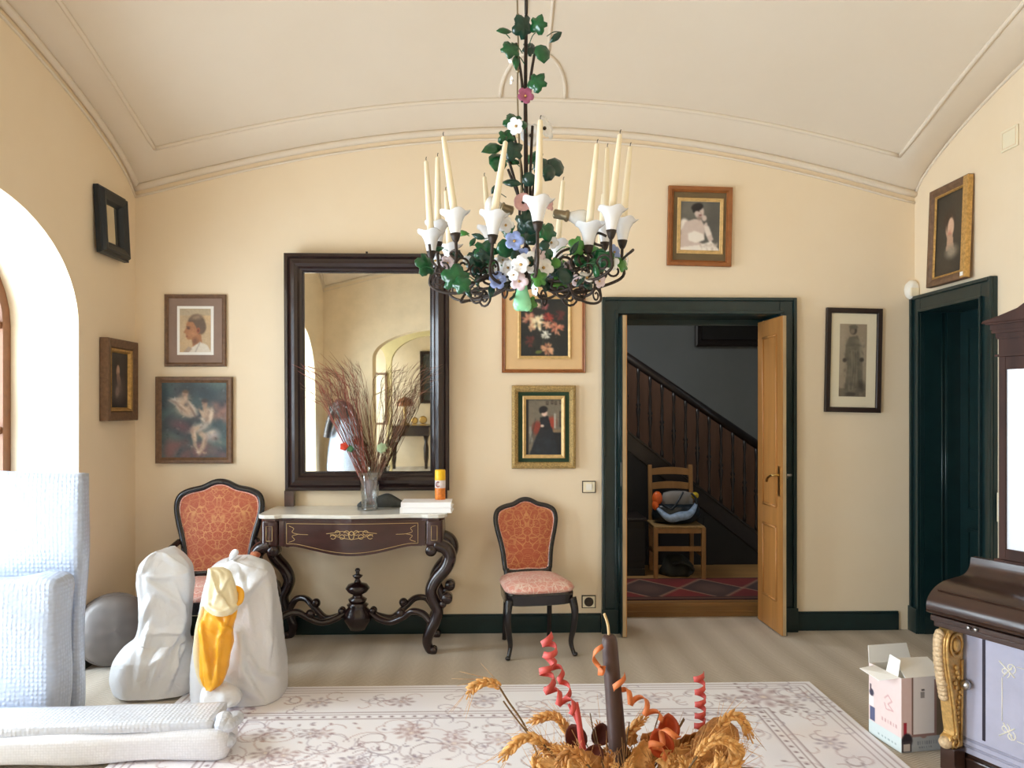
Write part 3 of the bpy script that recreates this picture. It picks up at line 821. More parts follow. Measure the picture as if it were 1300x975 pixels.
bloom(.53, .62, .09, [(214, 212, 196), (236, 232, 220), (170, 168, 152)]); bloom(.2, .74, .1, [(104, 50, 46), (84, 44, 42)]); bloom(.56, .87, .12, [(206, 150, 112), (230, 180, 140), (160, 104, 80)]); bloom(.24, .5, .07, [(220, 180, 140), (190, 140, 110)])
c.ell(.38, .92, .07, .03, (92, 104, 52), -10).line([(.5, .66), (.45, .8)], .012, (70, 76, 60), .7)
c.soften(1, .5, 22); o = c.build('painting', .327, .394, 'painted_canvas', t, .012); o.location = (dx, 0, dz)

# lady in an interior, ornate gilt frame
t, w, h = pic('framed_painting', 'lady in black painted in an ornate gilt frame with green mat', 'picture', (649.5, 489.5, 730.5, 594.5))
frame(t, w, h, [(0, 0), (0, .03), (.006, .04), (.02, .046), (.036, .036), (.044, .026), (.044, .003)], 'ornate_gilt')
panel(t, w - .08, h - .08, .012, 'green_mat', 'mat')
frame(t, .288, .424, [(0, .011), (0, .024), (.008, .028), (.024, .016), (.024, .01)], 'pale_gilt', 'inner_frame')
c = Canvas(60, 92, (112, 104, 90)); c.rng = np.random.RandomState(9)
c.blot(50, .12, [(120, 112, 96), (98, 92, 82), (130, 118, 98)], .35).rect(0, 0, .09, 1, (30, 30, 34)).rect(.0, 0, 1, .03, (60, 56, 50), .6)
for x, y in ((.6, .07), (.73, .06), (.83, .07), (.97, .06)): c.rect(x - .035, y - .03, x + .035, y + .035, (62, 50, 38)).rect(x - .018, y - .018, x + .018, y + .02, (112, 100, 84))
c.poly([(.1, .5), (.3, .4), (.34, .7), (.12, .75)], (86, 74, 64), .7).ell(.33, .52, .14, .12, (134, 58, 44), 0, .3).ell(.7, .44, .14, .12, (158, 62, 44), 20, .3).rect(.74, .54, 1, .6, (134, 112, 84)).rect(.7, .6, 1, 1, (26, 28, 32))
c.rect(.78, .26, .84, .52, (170, 168, 156)).rect(.93, .22, 1, .5, (52, 46, 40)).rect(.96, .26, 1, .46, (110, 96, 74))
c.poly([(.3, .66), (.42, .5), (.72, .5), (.84, .76), (.9, 1), (.1, 1)], (28, 34, 42)).poly([(.4, .33), (.62, .3), (.7, .5), (.6, .56), (.42, .52)], (24, 26, 32)).ell(.54, .42, .1, .06, (32, 34, 42), 30)
c.ell(.52, .25, .08, .065, (224, 188, 168)).ell(.49, .19, .12, .06, (24, 22, 24), -10).ell(.42, .22, .04, .04, (24, 22, 24)).ell(.46, .48, .05, .025, (216, 190, 172)).poly([(.1, .5), (.16, .48), (.2, .75), (.12, .78)], (150, 148, 140), .8).blot(30, .05, [(40, 52, 64), (30, 36, 44)], .3, (.2, .7, .85, 1)).line([(.12, .8), (.28, .35)], .015, (40, 46, 42), .7)
c.soften(1, .3, 14); c.build('painting', .244, .38, 'painted_canvas', t, .014)

# photograph of a woman in white
t, w, h = pic('framed_photograph', 'photograph of a seated woman in white in a tilted wooden frame, above the double door', 'picture', (847, 237.5, 928, 338.5), tilt=math.radians(1.2))
frame(t, w, h, [(0, 0), (0, .026), (.004, .03), (.024, .026), (.03, .018), (.034, .02), (.038, .014), (.038, .003)], 'walnut_frame')
panel(t, w - .07, h - .07, .009, 'olive_mat', 'mat')
io = frame(t, .318, .382, [(0, .009), (0, .015), (.006, .018), (.012, .013), (.018, .016), (.025, .011), (.025, .008)], 'pale_gilt', 'inner_frame'); io.location = (.004, 0, .004)
c = Canvas(62, 74, (104, 100, 92)); c.rng = np.random.RandomState(2)
c.blot(40, .2, [(118, 114, 104), (88, 86, 80)], .3).ell(.85, .4, .3, .5, (84, 82, 78), 0, .5, .6)
sk = (206, 188, 178); wt = (236, 228, 218)
c.ell(.1, .5, .13, .14, wt, 0, .2).poly([(.02, .62), (.14, .42), (.36, .36), (.52, .36), (.6, .5), (.62, .76), (.4, .86), (.0, .96)], sk).poly([(.0, .7), (.12, .62), (.22, .76), (.6, .86), (.56, .94), (.1, .97), (0, .95)], sk)
c.poly([(.2, .66), (.36, .6), (.58, .66), (.62, .78), (.4, .84), (.22, .8)], wt).poly([(.56, .5), (.66, .42), (.84, .76), (.74, .84)], sk).poly([(.6, .5), (.72, .5), (.8, .66), (.66, .72)], wt, .7)
c.poly([(0, .94), (.5, .88), (.78, .8), (.96, .94), (1, 1), (0, 1)], wt).ell(.47, .22, .12, .13, sk).ell(.42, .12, .15, .08, (36, 32, 32), -15).ell(.35, .17, .04, .07, (36, 32, 32), 10).ell(.5, .28, .04, .015, (120, 60, 60)).ell(.46, .2, .03, .012, (90, 70, 66)).ell(.6, .34, .06, .06, sk).ell(.48, .34, .06, .05, (150, 128, 118), 0, .4, .7).line([(.5, .22), (.53, .26)], .012, (170, 146, 136)).blot(30, .025, [(190, 176, 164)], .5, (.5, .85, .95, .98))
c.soften(1); o = c.build('photograph', .272, .336, 'printed_paper', t, .01); o.location = (.004, 0, .004)

# standing figure drawing
t, w, h = pic('framed_drawing', 'tall monochrome drawing of a standing robed figure right of the double door', 'picture', (1047, 391.5, 1117.5, 523.5), tilt=math.radians(1.2))
frame(t, w, h, [(0, 0), (0, .024), (.003, .027), (.03, .025), (.034, .02), (.036, .003)], 'dark_frame')
panel(t, w - .068, h - .068, .008, 'cream_mat', 'mat')
c = Canvas(44, 112, (156, 142, 122)); c.rng = np.random.RandomState(4)
c.blot(50, .2, [(150, 136, 116), (168, 154, 134), (140, 128, 110)], .35).rect(0, .88, 1, 1, (98, 88, 74), .7)
g1, g2, g3 = (104, 98, 84), (70, 64, 56), (140, 132, 114)
c.poly([(.36, .18), (.66, .16), (.8, .3), (.78, .5), (.86, .9), (.2, .95), (.3, .6), (.22, .42), (.26, .26)], g1).poly([(.24, .28), (.34, .22), (.34, .5), (.2, .5)], g1).poly([(.7, .2), (.84, .32), (.92, .5), (.76, .5)], g3, .8)
c.ell(.5, .09, .13, .06, g2).ell(.47, .1, .08, .04, (128, 116, 100)).ell(.5, .045, .16, .03, g1).poly([(.42, .36), (.66, .35), (.74, .9), (.36, .92)], g3, .5)
for x in (.4, .5, .58, .66): c.line([(x, .38), (x + .03, .6), (x + c.rng.uniform(-.05, .08), .9)], .02, g2, .7)
c.ell(.2, .5, .07, .03, g2).ell(.82, .49, .08, .03, g2).line([(.82, .5), (.86, .85)], .03, g2, .5).ell(.8, .85, .18, .07, g2, 0, .4, .7).ell(.45, .96, .2, .025, g2).blot(60, .05, [g1, g2, g3], .3, (.2, .2, .9, .98))
c.soften(1, .5, 16); o = c.build('drawing', .188, .5, 'printed_paper', t, .0095); o.location = (-.002, 0, .0)

# left wall: small black mirror and dark portrait
def wallpic(name, label, cat, X, ya, yb, za, zb, rz_, tilt=0):
    return thing(name, label, cat, (X, (ya + yb) / 2, (za + zb) / 2), (tilt, 0, rz_)), abs(yb - ya), zb - za
t, w, h = wallpic('wall_mirror', 'small mirror in a deep black frame high on the left wall', 'mirror', XL + .004, 4.68, 5.03, 2.465, 2.875, PI / 2, math.radians(-3))
t.location.x = XL + .016
frame(t, w, h, [(0, 0), (0, .03), (.012, .034), (.02, .052), (.03, .055), (.07, .04), (.085, .02), (.085, .006)], 'black_frame')
panel(t, w - .15, h - .15, .012, 'mirror_silver', 'mirror_glass')
t, w, h = wallpic('framed_portrait', 'dark portrait in a brown frame on the left wall below the small mirror', 'picture', XL + .004, 4.76, 5.16, 1.45, 1.962, PI / 2)
frame(t, w, h, [(0, 0), (0, .05), (.006, .055), (.05, .045), (.056, .038), (.062, .004)], 'brown_frame')
frame(t, w - .12, h - .12, [(0, .02), (0, .044), (.012, .04), (.024, .02)], 'gilt', 'inner_frame')
c = Canvas(44, 60, (46, 42, 44)); c.blot(50, .16, [(54, 48, 48), (36, 34, 38), (60, 54, 54)], .4)
c.ell(.45, .3, .1, .13, (176, 140, 116)).ell(.42, .22, .15, .13, (40, 30, 28), 0, .3, .7).ell(.46, .33, .08, .1, (186, 150, 126)).ell(.5, .5, .1, .14, (150, 120, 104), -20).ell(.55, .66, .3, .2, (108, 92, 88), 0, .5, .7).ell(.42, .7, .1, .1, (140, 120, 112), 20, .4)
c.build('painting', w - .16, h - .16, 'painted_canvas', t, .021)
# right wall portrait
t, w, h = wallpic('framed_portrait', 'dark portrait of a pale face above the right-hand green door', 'picture', XR - .004, 4.575, 4.985, 2.318, 2.95, -PI / 2, math.radians(-2.2))
t.location.x = XR - .02
frame(t, w, h, [(0, 0), (0, .034), (.004, .038), (.026, .036), (.038, .028), (.05, .022), (.05, .004)], 'brown_frame')
frame(t, w - .096, h - .096, [(0, .01), (0, .026), (.008, .028), (.014, .018)], 'gilt', 'inner_frame')
MB().box(w / 2 - .046, w / 2 + .002, -.0385, -.003, -h / 2 + .004, h / 2 - .004).build('gilded_edge', 'antique_gold', t, bev=.003)
MB().box(w / 2 - .04, w / 2 - .012, -.041, -.0385, -h / 2 + .016, -h / 2 + .04).build('price_sticker', 'white_card', t)
c = Canvas(48, 70, (62, 54, 44)); c.blot(60, .16, [(70, 60, 48), (52, 46, 40), (60, 56, 48)], .4)
c.ell(.5, .42, .14, .14, (206, 168, 140)).ell(.46, .34, .2, .12, (60, 44, 34), 0, .3, .7).ell(.53, .43, .1, .11, (214, 176, 148)).ell(.5, .52, .07, .05, (190, 120, 100), 0, .4, .6).poly([(.42, .52), (.6, .52), (.66, .7), (.4, .7)], (186, 150, 124)).ell(.58, .72, .2, .08, (150, 136, 116), 0, .4, .8)
c.build('painting', w - .1, h - .1, 'painted_canvas', t, .014)

# small things on the walls
def sock(label, uv):
    t, w, h = pic('light_switch' if 'switch' in label else 'power_socket', label, 'switch' if 'switch' in label else 'socket', uv)
    frame(t, w, h, [(0, 0), (0, .008), (.006, .010), (.008, .002)], 'dark_line', 'surround'); panel(t, w - .012, h - .012, .012, 'cream_plastic', 'plate', .011)
    return t, w
t, w = sock('square cream light switch beside the double door', (739, 610.5, 756, 625.5))
MB().box(-w * .22, w * .22, -.017, -.012, -.022, .022).build('rocker', 'white_plastic', t, bev=.002)
t, w = sock('square cream power socket low on the wall, below the light switch', (738.5, 755.5, 756, 771.5))
m = MB(); m.lathe([(.030, .012), (.032, .015), (.029, .015), (.027, .013)], (0, 0, 0), 24, axis=(0, -1, 0)); m.build('socket_rim', 'dark_line', t)
m = MB()
for s_ in (-1, 1): m.lathe([(.005, .0121), (.005, .0135), (0, .0135)], (s_ * .011, 0, 0), 10, axis=(0, -1, 0))
m.build('contact_hole', 'dark_line', t)
p = onx(1275, 645, XR)
t = thing('light_switch', 'pale switch plate on the right wall beside the piano', 'switch', (XR - .002, p.y, p.z), (0, 0, -PI / 2))
MB().box(-.045, .045, -.012, 0, -.085, .085).build('plate', 'cream_plastic', t, bev=.003); MB().box(-.026, .026, -.017, -.012, -.05, .05).build('rocker', 'white_plastic', t, bev=.002)
p = at(1158, 368, YB - .03)
t = thing('motion_sensor', 'small white motion sensor in the upper corner beside the right-hand door', 'sensor', (p.x, YB - .002, p.z))
m = MB(); m.loft([[(.055 * k * math.cos(a), -d, .068 * k2 * math.sin(a)) for a in [2 * PI * i / 16 for i in range(16)]] for (d, k, k2) in ((0, .8, .9), (.02, .85, 1), (.05, .75, .9), (.066, .4, .6))]); m.build('housing', 'white_plastic', t)
MB().box(-.03, .03, -.068, -.05, -.05, .01).build('lens', 'cream_plastic', t, bev=.006)
p = onx(1283, 176, XR)
t = thing('wall_vent', 'small cream vent plate high on the right wall', 'vent', (XR - .002, p.y, p.z), (0, 0, -PI / 2))
MB().box(-.07, .07, -.008, 0, -.06, .06).build('plate', 'cream_plastic', t, bev=.003); MB().ring(.12, .1, [(0, .008), (0, .011), (.006, .011), (.006, .008)]).build('rim', 'cream_plaster', t)

# ================================================================ LARGE MIRROR
t, w, h = pic('wall_mirror', 'tall mirror in a broad dark wooden frame above the console table', 'mirror', (363, 323, 570.5, 622), Y=YB - .05)
t.location.y = YB - .04; t.rotation_euler = (math.radians(1.25), 0, 0)
FW = .128
frame(t, w, h, [(0, 0), (0, .05), (.006, .056), (.022, .058), (.03, .05), (.05, .066), (.07, .07), (.09, .06), (.102, .046), (.112, .04), (FW, .03), (FW, .004)], 'dark_mahogany')
m = MB()
gw, gh = w / 2 - FW + .006, h / 2 - FW + .006
nb = 60
for i in range(nb):
    for s_ in (-1, 1):
        x = -gw + 2 * gw * (i + .5) / nb; m.ball((x, -.036, s_ * gh), .0062, n=6)
nb = 92
for i in range(nb):
    for s_ in (-1, 1):
        z = -gh + 2 * gh * (i + .5) / nb; m.ball((s_ * gw, -.036, z), .0062, n=6)
m.build('beaded_edge', 'dark_mahogany', t)
panel(t, w - 2 * FW + .01, h - 2 * FW + .01, .02, 'mirror_silver', 'mirror_glass')
for u in (368.5, 562):
    q = at(u, 622, YB - .03); dx = q.x - t.location.x
    MB().box(dx - .032, dx + .032, -.04, -.0, .872 - t.location.z, -h / 2).build('support_post', 'mahogany', t, bev=.003)
q = at(468, 322, YB); MB().box(q.x - t.location.x - .006, q.x - t.location.x + .006, -.03, -.01, h / 2, h / 2 + .016).build('hook', 'iron', t)

# ================================================================ CONSOLE TABLE
cx = at(453, 650, 4.95).x
ct = thing('console_table', 'dark carved console table with white marble top under the tall mirror', 'console table', (cx, 4.98, 0))
HWd = .585; yb_, yf = .245, -.235          # back / front in the table's own frame
def top_outline(g):
    f = [(-HWd + g, yb_ - g)]
    f += [(-HWd + g, -.16), (-HWd + .015 + g, -.20 + g * .6), (-HWd + .05, -.225 + g), (-.47, -.225 + g), (-.43, -.205 + g), (-.36, -.20 + g), (-.18, -.225 + g), (0, -.245 + g), (.18, -.225 + g), (.36, -.20 + g), (.43, -.205 + g), (.47, -.225 + g), (HWd - .05, -.225 + g), (HWd - .015 - g, -.20 + g * .6), (HWd - g, -.16), (HWd - g, yb_ - g)]
    return f
m = MB(); m.prism(top_outline(0), lambda x, y, z: (x, y, z), .848, .872); m.build('marble_top', 'marble', ct, bev=.006, seg=3)
m = MB()
m.prism(top_outline(.02), lambda x, y, z: (x, y, z), .832, .848)
# serpentine front panel of the apron, deeper in the middle
rings = []
for i in range(41):
    x = -.43 + .86 * i / 40; yy = -.185 - .035 * math.cos(x / .43 * PI / 2) ** 1.5
    zb = .672 - .055 * max(0, math.cos(min(1, abs(x) / .36) * PI / 2)) ** 1.3 - (.0 if abs(x) < .40 else 0)
    rings.append([(x, yy, zb), (x, yy, .832), (x, yy + .03, .832), (x, yy + .03, zb)])
m.loft(rings, 0, True, False)
for s_ in (-1, 1):
    m.loft([[(s_ * .507 + .052 * c_(a), -.16 + .045 * s2(a), z) for a in [2 * PI * i / 20 for i in range(20)]] for z in (.675, .69, .82, .832) for c_, s2 in ((lambda a: math.copysign(abs(math.cos(a)) ** .45, math.cos(a)), lambda a: math.copysign(abs(math.sin(a)) ** .45, math.sin(a))),)])
    m.box(s_ * .45, s_ * .42, -.19, -.14, .675, .832)
    m.box(s_ * .55, s_ * .53, -.14, .235, .675, .832)
m.build('apron', 'mahogany', ct)
m = MB()
def fy_(x): return -.187 - .035 * math.cos(max(-1, min(1, x / .43)) * PI / 2) ** 1.5
def inl(pts, r=.0016): m.tube([(x, fy_(x), z) for x, z in pts], r, 4)
def lower(x): return .672 - .055 * max(0, math.cos(min(1, abs(x) / .36) * PI / 2)) ** 1.3
xs_ = [-.405 + .81 * i / 40 for i in range(41)]
inl([(x, lower(x) + .018) for x in xs_]); inl([(x, .815) for x in xs_])
for s_ in (-1, 1):
    inl([(s_ * .405, .69), (s_ * .405, .815)])
    inl([(p_.x, p_.z) for p_ in smooth([(s_ * .39, 0, .80), (s_ * .36, 0, .785), (s_ * .37, 0, .762), (s_ * .33, 0, .75), (s_ * .27, 0, .748)], 5)])
    inl([(p_.x, p_.z) for p_ in smooth([(s_ * .39, 0, .70), (s_ * .355, 0, .715), (s_ * .37, 0, .738), (s_ * .33, 0, .75)], 5)])
    for q in range(4):
        cx_ = s_ * (.03 + .028 * q); cz_ = .748 + .012 * (-1) ** q
        inl([(cx_ + s_ * .016 * math.cos(a), cz_ + .014 * math.sin(a)) for a in [2 * PI * i / 10 for i in range(10)]], .0022)
    inl([(p_.x, p_.z) for p_ in smooth([(0, 0, .745), (s_ * .05, 0, .77), (s_ * .1, 0, .762), (s_ * .155, 0, .755)], 5)], .002)
    inl([(p_.x, p_.z) for p_ in smooth([(0, 0, .72), (s_ * .05, 0, .728), (s_ * .09, 0, .738), (s_ * .13, 0, .75)], 5)], .002)
    x_ = s_ * .507
    m.tube([(x_ + .018 * a, -.206, .755 + .045 * b) for a, b in ((-1, -1), (1, -1), (1, 1), (-1, 1), (-1, -1))], .0014, 4)
inl([(.016 * math.cos(a), .745 + .026 * math.sin(a)) for a in [2 * PI * i / 12 for i in range(13)]], .0028)
m.build('inlay', 'gilt_inlay', ct)
def leg(s_, front):
    m = MB(); y = -.165 if front else .19
    P = [(.507, .68), (.575, .655), (.60, .60), (.575, .53), (.515, .46), (.485, .39), (.50, .33), (.525, .275), (.515, .21), (.48, .14), (.46, .075), (.475, .025), (.50, .006)]
    path = smooth([(s_ * x, y, z) for x, z in P], 5); n = len(path)
    R = []
    for i in range(n):
        q = i / (n - 1)
        R.append(.050 if q < .25 else .050 - .008 * min(1, (q - .25) / .3) if q < .7 else .042 - .012 * (q - .7) / .3)
    m.tube(path, R, 10, fx=1.0, fy=.85, up=(0, 1, 0))
    for (x, z, r, w_) in ((.487, .645, .036, .05), (.585, .345, .034, .045), (.56, .31, .022, .04), (.50, .018, .024, .034)):
        m.lathe([(0, -w_), (r * .55, -w_ * .98), (r, -w_ * .8), (r, w_ * .8), (r * .55, w_ * .98), (0, w_)], (s_ * x, y, z), 18, axis=(0, 1, 0))
    m.box(s_ * .507 - .04, s_ * .507 + .04, y - .035, y + .035, .655, .69)
    m.build('leg', 'dark_mahogany', ct)
for s_ in (-1, 1):
    for f_ in (1, 0): leg(s_, f_)
m = MB()
for s_ in (-1, 1):
    for (y0_, dz) in ((-.15, 0), (.17, .03)):
        pth = smooth([(s_ * .48, y0_, .19), (s_ * .43, y0_ * .85, .235 + dz), (s_ * .36, y0_ * .7, .245 + dz), (s_ * .30, y0_ * .5, .20 + dz), (s_ * .22, y0_ * .35, .165), (s_ * .14, y0_ * .2, .18), (s_ * .07, 0, .215), (s_ * .0, 0, .2)], 6)
        m.tube(pth, .026, 8, fx=.8, fy=1.0)
        m.ball((s_ * .285, y0_ * .5, .225 + dz), .030, n=10); m.ball((s_ * .10, y0_ * .1, .225), .024, n=10)
m.lathe([(0, .10), (.05, .105), (.07, .14), (.09, .17), (.085, .22), (.06, .25), (.07, .265), (.04, .285), (.03, .29)], (0, 0, 0), 20)
m.build('stretcher', 'dark_mahogany', ct)
m = MB(); m.lathe([(.055, .285), (.06, .30), (.035, .315), (.03, .33), (.06, .345), (.078, .37), (.06, .395), (.025, .405), (.014, .43), (.03, .445), (.034, .452), (.012, .462), (.012, .475), (.018, .485), (.012, .497), (0, .5)], (0, 0, 0), 20); m.build('finial', 'dark_mahogany', ct)

# things on the console
TOPZ = .8725
p = at(469, 642, 4.98); vx = p.x; VY = 4.99
vs = thing('glass_vase', 'clear fluted glass vase holding dried twigs on the marble console', 'vase', (vx, VY, TOPZ))
def wv(r, z, a): return (r * (1 + .035 * math.cos(10 * a)), z)
m = MB(); m.lathe([(0, .001), (.046, .001), (.049, .02), (.054, .1), (.064, .19), (.076, .245), (.0725, .245), (.060, .19), (.050, .1), (.044, .03), (0, .03)], (0, 0, 0), 40, wav=wv); m.build('vase_body', 'clear_glass', vs)
m = MB(); m.lathe([(0, 0), (.05, 0), (.052, .012), (.046, .016), (0, .018)], (0, 0, 0), 30); m.build('vase_foot', 'clear_glass', vs)
def bunch(label, mats, tips, seed):
    rng = random.Random(seed); b = thing('twig_bunch', label, 'dried twigs', (vx, VY, TOPZ + .03))
    for (tx, tz, ty) in tips:
        a = rng.uniform(0, 2 * PI); r0 = rng.uniform(0, .03); sgn = 1 if tx > 0 else -1
        p0 = Vector((-tx * .06 + r0 * math.cos(a) * .6, r0 * math.sin(a) * .6, .004)); p1 = Vector((tx * .20 + rng.uniform(-.02, .02), rng.uniform(-.03, .03), .23)); 
        p2 = Vector((tx * .68 + rng.uniform(-.03, .03), ty * .6, tz * .72)); p3 = Vector((tx * .88, ty * .9, tz * .94)); p4 = Vector((tx + sgn * rng.uniform(0, .06), ty, tz + rng.uniform(-.03, .02)))
        pts = smooth([p0, p1, p2, p3, p4], 5); n = len(pts); m = MB()
        m.tube(pts, [.0021 - .0015 * i / n for i in range(n)], 4)
        for q in range(rng.randint(2, 4)):
            i = rng.randint(n // 2, n - 3); d = (pts[i + 2] - pts[i]).normalized(); L = rng.uniform(.04, .13)
            sd = Vector((rng.uniform(-.6, .6), rng.uniform(-.3, .3), rng.uniform(-.1, .4)))
            e = pts[i] + (d + sd * .7).normalized() * L; m.tube([pts[i], (pts[i] + e) / 2 + d * .01, e], [.0013, .0011, .0006], 3)
        m.build('twig', mats[rng.randint(0, len(mats) - 1)], b)
    return b
R = random.Random(4)
left = [(-.10 - .27 * R.random() ** .8, .92 - .26 * R.random() ** 1.3, R.uniform(-.10, .07)) for _ in range(50)]
left = [(x, z * (1 - .15 * max(0, -x - .28)), y) for x, z, y in left]
right = [(.10 + .29 * R.random() ** .75 if i > 3 else .02, .90 - .22 * R.random() ** 1.3, R.uniform(-.10, .07)) for i in range(44)]
b1_ = bunch('reddish dried twigs fanning left from the glass vase', ['reed_red', 'reed_red', 'reed_brown'], left, 1)
b2_ = bunch('brown dried twigs fanning right from the glass vase', ['reed_brown', 'reed_brown', 'stalk'], right, 2)
def head(u, v, r, m_, b, nm, k=5):
    q = at(u, v, VY - .04) - b.location; m = MB()
    for i in range(3): m.lathe([(0, -r * .6), (r * .6, -r * .4), (r * (1 - .22 * i), r * .1), (r * (.8 - .25 * i), r * (.6 + .1 * i))], q, 15, axis=(.2 * i, -1, .4), wav=lambda R_, z, a, i=i: (R_ * (1 + .16 * math.cos(k * a + i)), z))
    m.build(nm, m_, b)
head(437, 567, .028, 'red_petal', b1_, 'flower_head'); head(445, 570, .022, 'leaf_green', b1_, 'flower_head'); head(485, 569, .034, 'pod_green', b2_, 'seed_head', 8)
# stone, books, can
p = at(480, 642, 5.1)
m = MB(); rings = []
for i in range(17):
    x = -.15 + .33 * i / 16; q = max(.06, 1 - abs((x - .01) / .172) ** 3.2); hh = (.062 + .030 * math.exp(-((x - .05) / .06) ** 2)) * q ** .7; wd_ = .045 * q ** .6
    rings.append([(x, wd_ * math.cos(a) * (1 + .06 * math.sin(3 * a + 2 * x)), max(.001, hh * .5 + hh * .52 * math.sin(a) * (1 + .05 * math.sin(2 * a + 20 * x)))) for a in [2 * PI * k_ / 18 for k_ in range(18)]])
m.loft(rings); o = tag(m.build('stone_ornament', 'stone'), 'dark grey stone lump behind the glass vase', 'stone'); o.location = (p.x + .01, 5.13, TOPZ)
def book(label, u0, u1, z, hgt, y, rot):
    a, b = at(u0, 640, y), at(u1, 640, y)
    t = thing('book', label, 'book', ((a.x + b.x) / 2, y + .10, z), (0, 0, rot), 'white books on the console')
    w = b.x - a.x; m = MB(); m.box(-w / 2, w / 2, -.10, .10, 0, .004); m.box(-w / 2, w / 2, -.10, .10, hgt - .004, hgt); m.box(-w / 2, -w / 2 + .005, -.10, .10, .004, hgt - .004); m.build('cover', 'book_white', t, bev=.0015)
    MB().box(-w / 2 + .005, w / 2 - .006, -.096, .096, .004, hgt - .004).build('page_block', 'book_white', t)
    return t
book('thick white book at the bottom of the stack on the console', 508, 574, TOPZ, .034, 4.82, -.03)
book('white book on top of the stack on the console, beside the yellow can', 508.5, 573, TOPZ + .0345, .032, 4.83, .02)
p = at(559, 636, 5.0)
cn = thing('spray_can', 'yellow and orange spray can standing on the white books', 'spray can', (p.x, 4.985, TOPZ + .067))
m = MB(); m.lathe([(0, 0), (.032, 0), (.034, .004), (.034, .075), (.0335, .076)], (0, 0, 0), 24); m.build('can_body', 'can_orange', cn)
m = MB(); m.lathe([(.0342, .075), (.0342, .125)], (0, 0, 0), 24); m.build('label', 'can_label', cn)
m = MB(); m.lathe([(.034, .125), (.0345, .13), (.034, .185), (.031, .192), (0, .193)], (0, 0, 0), 24); m.build('cap', 'cap_yellow', cn)
m = MB(); m.tube([( -.012 + .012 * math.cos(a), -.0345, .1 + .016 * math.sin(a)) for a in [PI * .3 + 1.5 * PI * i / 12 for i in range(13)]], .003, 5); m.build('label_mark', 'can_mark', cn)

